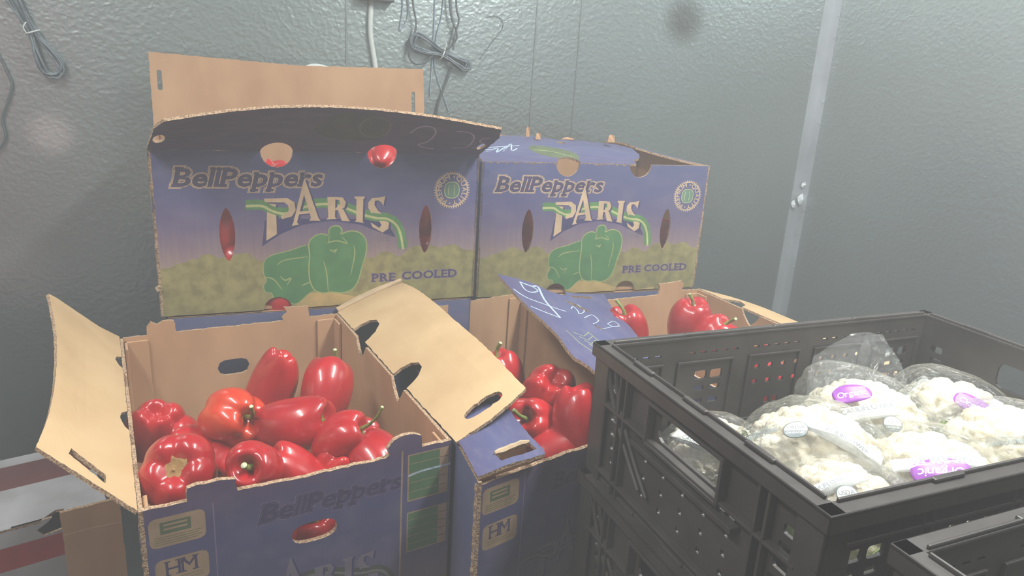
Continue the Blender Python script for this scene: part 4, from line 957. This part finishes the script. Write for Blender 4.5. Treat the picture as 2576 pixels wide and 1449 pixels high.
def copy_tree(o, parent=None):
    c = o.copy(); COL.objects.link(c)
    if parent is not None: c.parent = parent; c.matrix_parent_inverse = o.matrix_parent_inverse.copy()
    for ch in children(o): copy_tree(ch, c)
    return c
K1 = Vector((.247, .458, 0)); K2 = Vector((.099, .793, 0)); K3 = Vector((.609, 1.0, 0)); RIM = 1.1543
ang = math.atan2(.207, .510)
ca = make_crate('black slotted crate of wrapped cauliflower, topmost of its stack, in front of the pepper cartons'); ca['group'] = 'black slotted crates'
def place(c, corner_back_left, a, rim): 
    # corner_back_left is where the local (0, CW) corner goes
    off = Vector((-math.sin(a)*CW, math.cos(a)*CW, 0)); c.location = Vector((corner_back_left[0], corner_back_left[1], 0))-off+Z*(rim-CH); c.rotation_euler = (0, 0, a)
cb = copy_tree(ca); cb['label'] = 'black slotted crate directly beneath the crate of cauliflower'
cc = copy_tree(ca); cc['label'] = 'black slotted crate at the bottom of the left stack, third from the top'
cd = copy_tree(ca); cd['label'] = 'empty black slotted crate in the bottom right corner, nearest the lens'
A1 = .405
place(ca, K2, A1, RIM); place(cb, K2+Vector((-.004, -.004, 0)), A1+.01, RIM-CH-.002); place(cc, K2+Vector((-.002, -.002, 0)), A1, RIM-2*CH-.004)
place(cd, Vector((.278, .440, 0)), A1+.01, RIM-.006)

# ------------------------------------------------------------------ cauliflowers in film
M['curd'] = noise_mat('cauliflower_curd', (228, 216, 190), (240, 232, 212), 6, .75, .25, .5, 40)
m_, nt, b = newmat('x'); bpy.data.materials.remove(m_)
b = M['curd'].node_tree.nodes['Principled BSDF']; b.inputs['Subsurface Weight'].default_value = .15; b.inputs['Subsurface Scale'].default_value = .004
M['cleaf'] = noise_mat('cauliflower_leaf', (150, 178, 104), (204, 220, 164), 5, .5, .4, .3)
def film_mat():
    m, nt, b = newmat('clear_film'); L = nt.links.new; nt.nodes.remove(b); out = nt.nodes['Material Output']
    tc = N(nt, 'ShaderNodeTexCoord'); mp = N(nt, 'ShaderNodeMapping'); mp.inputs['Scale'].default_value = (1, 1, 2.2); L(tc.outputs['Object'], mp.inputs[0])
    no = N(nt, 'ShaderNodeTexNoise', i_Scale=3.2, i_Detail=5., i_Distortion=1.6); L(mp.outputs[0], no.inputs['Vector'])
    bp = N(nt, 'ShaderNodeBump', i_Strength=.5, i_Distance=.05); L(no.outputs[0], bp.inputs['Height'])
    gl = N(nt, 'ShaderNodeBsdfGlossy', i_Roughness=.10); gl.inputs['Color'].default_value = (1, 1, 1, 1); L(bp.outputs[0], gl.inputs['Normal'])
    tr = N(nt, 'ShaderNodeBsdfTransparent'); tr.inputs[0].default_value = (.97, .98, .98, 1)
    df = N(nt, 'ShaderNodeBsdfDiffuse'); df.inputs[0].default_value = (.9, .93, .93, 1)
    fr = N(nt, 'ShaderNodeLayerWeight', i_Blend=.25); L(bp.outputs[0], fr.inputs['Normal'])
    mr = N(nt, 'ShaderNodeMapRange'); mr.inputs[3].default_value = .045; mr.inputs[4].default_value = .5; L(fr.outputs['Fresnel'], mr.inputs[0])
    m1 = N(nt, 'ShaderNodeMixShader'); m1.inputs[0].default_value = .05; L(tr.outputs[0], m1.inputs[1]); L(df.outputs[0], m1.inputs[2])
    m2 = N(nt, 'ShaderNodeMixShader'); L(mr.outputs[0], m2.inputs[0]); L(m1.outputs[0], m2.inputs[1]); L(gl.outputs[0], m2.inputs[2]); L(m2.outputs[0], out.inputs[0])
    return m
M['film'] = film_mat()
M['filmwhite'] = noise_mat('white_film_print', (226, 228, 226), (238, 240, 238), 12, .4, .5); M['purple'] = noise_mat('purple_film_print', (150, 84, 176), (160, 96, 184), 12, .4, .5); M['inkgrey'] = noise_mat('grey_film_ink', (120, 130, 132), (136, 146, 148), 12, .5, .4)
def fib(n): 
    g = math.pi*(3-5**.5); o = []
    for i in range(n):
        z = 1-2*(i+.5)/n; r = math.sqrt(1-z*z); o.append((r*math.cos(g*i), r*math.sin(g*i), z))
    return np.array(o)
def ico(sub):
    bm = bmesh.new(); bmesh.ops.create_icosphere(bm, subdivisions=sub, radius=1); V = np.array([v.co[:] for v in bm.verts]); F = [tuple(v.index for v in f.verts) for f in bm.faces]; bm.free(); return V, F
ICO6, ICO6F = ico(6); ICO5, ICO5F = ico(5)
def mesh_np(name, V, F, smooth=True):
    me = bpy.data.meshes.new(name); me.from_pydata([tuple(v) for v in V], [], F); me.polygons.foreach_set('use_smooth', [smooth]*len(F)); me.update(); return me
def curd_mesh(seed):
    rs = np.random.RandomState(seed); V = ICO6.copy(); d = np.ones(len(V))*.0
    for n, amp, sp in ((64, .16, .06), (420, .055, .03), (1900, .020, .015)):
        C = fib(n)+rs.normal(0, sp, (n, 3)); C /= np.linalg.norm(C, axis=1)[:, None]; best = np.full(len(V), -1.)
        for k in range(0, n, 64): best = np.maximum(best, (V@C[k:k+64].T).max(1))
        dist = np.arccos(np.clip(best, -1, 1)); rad = 2.1/math.sqrt(n); d += amp*(np.sqrt(np.clip(1-(dist/rad)**2, 0, 1))-.8)
    V = V*(1+d)[:, None]; V[:, 2] *= .80; V[V[:, 2] < -.45, 2] = -.45-(-.45-V[V[:, 2] < -.45, 2])*.4
    return mesh_np('curd', V, ICO6F)
CURDS = [curd_mesh(i) for i in range(2)]
for c_ in CURDS: c_.materials.append(M['curd'])
def leaf_mesh():
    mb = MB()
    for i in range(5):
        a0 = 2*math.pi*i/5; v = []; n, k = 9, 7
        for j in range(k):
            s = j/(k-1); el = -1.05+1.25*s; wd = .55*math.sin(math.pi*(.12+.8*s))
            for q in range(n):
                w_ = (q/(n-1)-.5)*2; a = a0+w_*wd; r = 1.03+.03*s+.05*math.sin(9*w_+i)*s+.03*abs(w_); v.append((r*math.cos(a)*math.cos(el), r*math.sin(a)*math.cos(el), .84*r*math.sin(el)-.02))
        mb.add(v, [(j*n+q, j*n+q+1, (j+1)*n+q+1, (j+1)*n+q) for j in range(k-1) for q in range(n-1)])
    me = bpy.data.meshes.new('leaves'); me.from_pydata(mb.v, [], mb.f); me.polygons.foreach_set('use_smooth', [True]*len(mb.f)); me.update(); return me
LEAF = leaf_mesh(); LEAF.materials.append(M['cleaf'])
def film_fn(seed, pulls):
    rs = np.random.RandomState(seed); ks = rs.normal(0, 4.2, (10, 3)); phs = rs.uniform(0, 6.28, 10); pl = [(np.array(Vector(d).normalized()), s, p) for d, s, p in pulls]
    def f(V):
        V = V/np.linalg.norm(V, axis=1)[:, None]; r = np.ones(len(V))*1.10
        for k, ph in zip(ks, phs): r += .007*np.abs(np.sin(V@k+ph))
        r += .012*np.sin((V@ks[0])*3+phs[1])*np.abs(V@ks[1]/8)
        W = V*r[:, None]*np.array([1, 1, .84])
        for d, s, p in pl:
            w_ = np.clip(V@d, 0, 1)**p; W += d*(s*w_)[:, None]; W += d*(.03*s*w_*np.sin(40*(V@np.cross(d, [.3, .5, .8]))))[:, None]
        W[W[:, 2] < -.47, 2] = -.47; return W
    return f
def cauli(loc, r, rot, seed, pulls, prints, label, extra=None, squash=(1, 1, 1)):
    e = empty('wrapped_cauliflower', (0, 0, 0), label, 'cauliflower', 'cauliflowers in clear wrappers')
    I = Matrix.Identity(4)
    def ch(name, me, par, sm=True):
        o = bpy.data.objects.new(name, me); COL.objects.link(o); o.parent = par; return o
    cu = ch('curd', CURDS[seed % 2], e); lf = ch('leaf', LEAF, e); f = film_fn(seed, pulls)
    V = f(ICO5); me = mesh_np('wrapper', V, ICO5F); me.materials.append(M['film'])
    if extra:
        bm = bmesh.new(); bm.from_mesh(me)
        for G_ in extra:
            g = grid_map(G_, 1, 1); n = 12; vs = [[bm.verts.new(g(i/n, j/n)+Vector((0, 0, .012*math.sin(i*1.9+j*1.3)))) for i in range(n+1)] for j in range(n+1)]
            for j in range(n):
                for i in range(n): fc = bm.faces.new((vs[j][i], vs[j][i+1], vs[j+1][i+1], vs[j+1][i])); fc.smooth = True
        bm.to_mesh(me); bm.free()
    wr = ch('wrapper', me, e)
    # printing on the film: each mark is laid on the film surface in direction d, turned by a
    MW = Matrix.Translation(loc) @ Matrix.Rotation(rot, 4, 'Z') @ Matrix.Scale(r, 4); MI = MW.inverted(); rot3 = MI.to_3x3()
    for (px, py, a, sc, what) in prints:
        o_ = MI @ CAMP; dr = (rot3 @ ray(px, py)).normalized(); S = Vector((1, 1, 1/.84)); oo = Vector((o_.x, o_.y, o_.z/.84)); dd_ = Vector((dr.x, dr.y, dr.z/.84))
        A_, B_, C_ = dd_.dot(dd_), 2*oo.dot(dd_), oo.dot(oo)-1.10**2; disc = max(0, B_*B_-4*A_*C_); hit = oo+dd_*((-B_-math.sqrt(disc))/(2*A_)); d = hit.normalized()
        rr_, uu_ = (rot3 @ RGT).normalized(), (rot3 @ UPV).normalized(); ex = rr_*math.cos(a)+uu_*math.sin(a); ex = (ex-d*ex.dot(d)).normalized(); ey = d.cross(ex)
        if what == 'organic': out = ell(0, 0, .34, .19, 28, 2.6); arts = text('Organic', .17, 0, -.055, 'filmwhite', off=.01, center=True, gap=.05, shear=.2); mat = M['purple']; nm = 'purple_print'
        elif what == 'seal': out = ell(0, 0, .155, .155, 24); arts = [poly(ell(0, 0, .14, .14, 24), 'filmwhite'), poly([(-.135, -.02)]+[(.14*math.cos(q), .14*math.sin(q)) for q in [math.pi+.15+(math.pi-.3)*i/10 for i in range(11)]]+[(.135, -.02)], 'inkgrey')]+text('ORGANIC', .052, 0, -.075, 'filmwhite', off=.01, center=True)+text('USDA', .09, 0, .01, 'inkgrey', off=.01, center=True); mat = M['inkgrey']; nm = 'seal_print'
        elif what == 'name': out = [(-.60, -.24), (.60, -.24), (.56, .15), (-.56, .15)]; arts = text('CAULIFLOWER', .17, 0, -.02, 'inkgrey', off=.02, center=True, gap=.09)+text('WASH BEFORE USE', .065, 0, -.15, 'inkgrey', off=.01, center=True, gap=.11); mat = M['filmwhite']; nm = 'name_print'
        elif what == 'band': out = [(-.75, -.12), (.75, -.12), (.7, .16), (-.7, .16)]; arts = text('CAULIFLOWER', .12, 0, -.04, 'inkgrey', off=.01, center=True, gap=.1); mat = M['filmwhite']; nm = 'band_print'
        elif what == 'head': out = [(-.34, -.07), (.34, -.07), (.34, .12), (-.34, .12)]; arts = text('1 HEAD CAULIFLOWER', .095, 0, -.05, 'inkgrey', off=.025, center=True, sx=.6, gap=.08)+text('PRODUCE OF USA', .05, 0, .06, 'inkgrey', off=.02, center=True, sx=.7, gap=.1); mat = M['film']; nm = 'head_print'
        def fm(x, y):
            v = np.array([d+ex*(x*sc)+ey*(y*sc)]); w_ = f(v)[0]; return Vector(w_*(1.0+.012/np.linalg.norm(w_)))
        arts = [([[(x, y) for x, y in l] for l in lps], mk) for lps, mk in arts]
        po = panel(nm, out, fm, (mat, mat, mat), .010, (), arts, None, .06, (1, 1), smooth=True); po.parent = wr; po.matrix_parent_inverse = I
    e.matrix_world = Matrix.Translation(loc) @ Matrix.Rotation(rot, 4, 'Z') @ Matrix.Scale(r, 4); return e
CL_ = lambda px, py, t: at(px, py, t)
def tilt(e, ax, a): 
    l = e.location.copy(); e.matrix_world = Matrix.Translation(l) @ Matrix.Rotation(a, 4, Vector(ax)) @ Matrix.Translation(-l) @ e.matrix_world
toC = (-.25, -.8, .55)
cauli(CL_(2045, 1160, .745), .068, .2, 1, [((-1, -.2, .15), .55, 7), ((.6, -.5, -.3), .12, 3)], [(2010, 1084, -.3, .85, 'seal'), (2125, 1105, -.75, .8, 'band'), (1945, 1095, .2, .6, 'head')], 'wrapped cauliflower at the left under the brightest glare, with green leaf tips')
cauli(CL_(2170, 1085, .855), .073, .1, 2, [((-.4, .5, .7), .25, 6)], [(2145, 997, 0., .75, 'organic'), (2185, 1032, .12, .62, 'name'), (2178, 1088, .15, .85, 'head'), (2242, 1068, -.1, .78, 'seal')], 'wrapped cauliflower behind the glaring one, its loose clear bag end standing up', extra=[[[(-.95, .05, .25), (0, .25, .75), (.95, .35, .35)], [(-.85, .45, .65), (0, .6, 1.05), (.9, .6, .85)], [(-.65, .75, 1.0), (.1, .95, 1.35), (.62, .95, 1.35)]]])
cauli(CL_(2385, 1065, .94), .070, .5, 3, [((-.3, .5, .8), .20, 5), ((1, -.2, 0), .25, 5)], [(2449, 1023, -.75, .85, 'organic'), (2310, 988, .1, .75, 'head'), (2492, 1060, .9, .7, 'band')], 'wrapped cauliflower at the back right with an upright purple print')
cauli(CL_(2535, 1150, .80), .068, -.4, 4, [((-.8, -.2, .0), .25, 4)], [(2545, 1112, .0, .85, 'head')], 'wrapped cauliflower cut off by the right edge, pale green leaf at its left')
cauli(CL_(2338, 1232, .735), .069, .15, 5, [((-1, -.3, .1), .35, 6), ((.9, .2, .1), .2, 5)], [(2373, 1188, 3.1, .95, 'organic'), (2370, 1158, 3.05, .8, 'band')], 'wrapped cauliflower at the front middle with an upside-down purple print')
cauli(CL_(2110, 1290, .665), .056, .0, 6, [((.8, .2, .2), .25, 5)], [(2132, 1248, .1, .95, 'seal'), (2085, 1222, .35, .8, 'band')], 'smallest wrapped cauliflower, low in the front left corner with a round seal')
cauli(CL_(1800, 1165, .86), .062, .3, 7, [((-.8, -.2, .1), .35, 5)], [(1775, 1118, -.65, .9, 'band')], 'wrapped cauliflower seen only through the handle opening of the crate')
cauli(CL_(2240, 1230, .86), .058, .9, 8, [], [], 'wrapped cauliflower in the lower layer under the others')

# ------------------------------------------------------------------ cables and wires on the wall
M['cable'] = noise_mat('grey_cable', (92, 104, 114), (122, 134, 142), 60, .45, .5); M['cabledark'] = noise_mat('dark_cable', (74, 82, 88), (92, 100, 104), 60, .5, .5)
M['paleblue'] = noise_mat('pale_blue_wire', (140, 160, 176), (156, 174, 188), 60, .5, .5); M['conduit'] = noise_mat('white_tube', (206, 214, 212), (222, 228, 226), 10, .4, .5); M['boxgrey'] = noise_mat('grey_steel_box', (96, 102, 106), (120, 126, 130), 20, .4, .5, metal=.7)
def wire(name, pts, r, mat, label, cat, off=.006, n=8, seg=8, group=None):
    mb = MB(); mb.tube(smoothpts([onwall(x, y, off if not isinstance(o_, (int, float)) else o_) for x, y, o_ in [(p+(None,))[:3] for p in pts]], n), r, seg)
    o = mb.build(name, M[mat], None, True); return tagp(o, label, cat, group)
wire('white_conduit', [(930, -160), (932, 0), (930, 60), (932, 100), (944, 178), (962, 330), (975, 480)], .0058, 'conduit', 'white plastic tube coming down the wall behind the pepper carton', 'tube', .008)
wire('white_hose', [(735, 330), (748, 200), (770, 170), (800, 166), (840, 176), (900, 181), (960, 186), (1010, 215)], .0048, 'conduit', 'white hose lying curved just above the tan flap', 'tube', .014)
mb = MB(); p = onwall(905, -40); q = onwall(992, 6)
a = onwall(900, -60, 0); mb.box(a+Z*-.0, -E1*.11, E2*.045, Z*-.085 if False else Z*.10)
eb = onwall(900, 0, 0); mb = MB(); mb.box(eb, onwall(984, 10, 0)-eb, E2*.035, Z*.10); tagp(mb.build('junction_box', M['boxgrey'], bevel=.003), 'grey electrical box whose lower edge shows at the top of the photo', 'electrical box')
def coil(name, c, ax, la, lb, wd, nloop, seed, label, tie):
    """a hank of cable: loops gathered at the tie"""
    rr = random.Random(seed); mb = MB(); ax = Vector(ax).normalized(); side = ax.cross(E2).normalized()
    for k in range(nloop):
        sa, sb, w1, w2 = la*rr.uniform(.86, 1.04), lb*rr.uniform(.82, 1.05), wd*rr.uniform(.55, 1.1), wd*rr.uniform(.3, .75); dp = rr.uniform(.004, .022); j = rr.uniform(-.004, .004)
        P = [c+ax*(0)+side*(.004+j)+E2*dp, c+ax*sa*.5+side*w1*.8+E2*(dp+.006), c+ax*sa*.86+side*w1+E2*dp, c+ax*sa+E2*dp, c+ax*sa*.86-side*w1+E2*dp, c+ax*sa*.5-side*w1*.8+E2*dp, c-side*(.004-j)+E2*dp,
             c-ax*sb*.5-side*w2*.7+E2*(dp+.006), c-ax*sb*.9-side*w2+E2*dp, c-ax*sb+E2*dp, c-ax*sb*.9+side*w2+E2*dp, c-ax*sb*.5+side*w2*.7+E2*dp]
        mb.tube(smoothpts(P, 6, True), .0019, 6, closed=True)
    o = mb.build(name, M['cable'], None, True); tagp(o, label, 'cable')
    t = MB(); P = [c+side*(.013*math.cos(a))+E2*(.014+.013*math.sin(a)) for a in [2*math.pi*i/16 for i in range(16)]]; t.tube(P, .0016, 6, closed=True)
    t.tube(smoothpts([c+side*.008+E2*.026, c+side*.012+E2*.03+Z*.012, c+side*.006+E2*.03+Z*.02], 5), .0014, 6)
    t.build('cable_tie', M[tie], o, True); return o
c = onwall(1108, 136); e_ = onwall(1028, 96); coil('cable_coil', c, e_-c, (e_-c).length*.98, .075, .020, 9, 1, 'hank of grey cable tied in the middle, hanging crosswise above the tan flap', 'conduit')
c = onwall(86, 82); e_ = onwall(150, 195); coil('cable_coil', c, e_-c, (e_-c).length*.98, .13, .019, 8, 2, 'hank of grey cable hanging in the top left corner of the photo', 'conduit')
wire('cable', [(1032, -60), (1034, 10), (1042, 60), (1034, 100), (1024, 128), (1028, 150), (1044, 161), (1066, 156), (1086, 138), (1100, 132)], .0022, 'cabledark', 'dark cable that loops under the left half of the tied hank', 'cable', .018)
wire('cable', [(1122, -60), (1126, 10), (1132, 50), (1142, 76), (1144, 96), (1134, 112), (1118, 124)], .0022, 'cabledark', 'dark cable dropping into the right half of the tied hank', 'cable', .016)
wire('cable', [(1140, -60), (1142, 20), (1148, 50), (1142, 74), (1136, 100), (1134, 126)], .0022, 'cabledark', 'dark cable crossing its neighbour above the tied hank', 'cable', .020)
wire('cable', [(1133, 168), (1124, 195), (1110, 232), (1098, 270), (1090, 330)], .0022, 'cabledark', 'dark cable hanging below the tied hank down behind the carton', 'cable', .010)
wire('cable', [(-40, 60), (-5, 130), (20, 180), (32, 215), (22, 255), (8, 300), (16, 340), (2, 372), (-40, 400)], .0022, 'cabledark', 'thin dark cable snaking down the far left edge of the photo', 'cable', .008)
for pts, lb in (([(1012, -40), (1012, 20), (1008, 50), (1004, 76)], 'short pale blue wire left of the dark looping cable'), ([(1020, -40), (1026, 30), (1018, 60), (1006, 78)], 'pale blue wire bending beside the short one'),
               ([(1118, -40), (1110, 40), (1102, 70), (1096, 100), (1092, 160), (1104, 210), (1118, 250), (1128, 280)], 'long pale blue wire running behind the tied hank'), ([(1094, -40), (1092, 50), (1088, 120), (1084, 190), (1080, 240)], 'faint pale blue wire straight down the wall beside the hank')):
    wire('thin_wire', pts, .0011, 'paleblue', lb, 'wire', .004, group='pale blue wires on the wall')
wire('thin_wire', [(1222, 44), (1242, 40), (1260, 48), (1264, 68), (1248, 92), (1228, 118), (1206, 148)], .0007, 'cabledark', 'hair-thin curved wire stuck to the wall right of the hank', 'wire', .003)
bpy.context.view_layer.update()

# ------------------------------------------------------------------ unseen red boxes, added only to put a pink blur in the wall's reflection
M['addedred'] = noise_mat('added_red_board', (176, 60, 64), (196, 78, 80), 6, .6, .3)
for k in range(5):
    e = empty('added_red_box', (-.80, -.65, FLOOR+.34*k), ('topmost', 'fourth', 'third', 'second', 'lowest')[4-k]+' unseen red box added behind the camera for a pink wall reflection', 'carton', 'unseen red boxes added for the wall reflection')
    mb = MB(); mb.box((-1.0, -.85, FLOOR+.34*k), (.42, 0, 0), (0, .34, 0), (0, 0, .332)); mb.build('body', M['addedred'], e, bevel=.004)
    mb = MB(); mb.box((-1.0, -.516, FLOOR+.34*k+.12), (.42, 0, 0), (0, .0058, 0), (0, 0, .05)); mb.build('tape', M['tan'], e)

# ------------------------------------------------------------------ thin mist volume added through the room to stand in for lens haze
fm, nt, b = newmat('added_haze'); nt.nodes.remove(b); sc_ = N(nt, 'ShaderNodeVolumeScatter'); sc_.inputs['Color'].default_value = (.97, .98, 1, 1); sc_.inputs['Density'].default_value = .14; sc_.inputs['Anisotropy'].default_value = .0
nt.links.new(sc_.outputs[0], nt.nodes['Material Output'].inputs['Volume'])
mb = MB(); mb.box(P00+Vector((0, 0, FLOOR))+E1*.003+E2*.003+Z*.003, E1*(RW-.006), E2*(RD-.006), Z*(CEIL-FLOOR-.03)); o = mb.build('added_haze', fm); tagp(o, 'thin mist volume added to the room in place of lens haze', 'mist', kind='stuff')
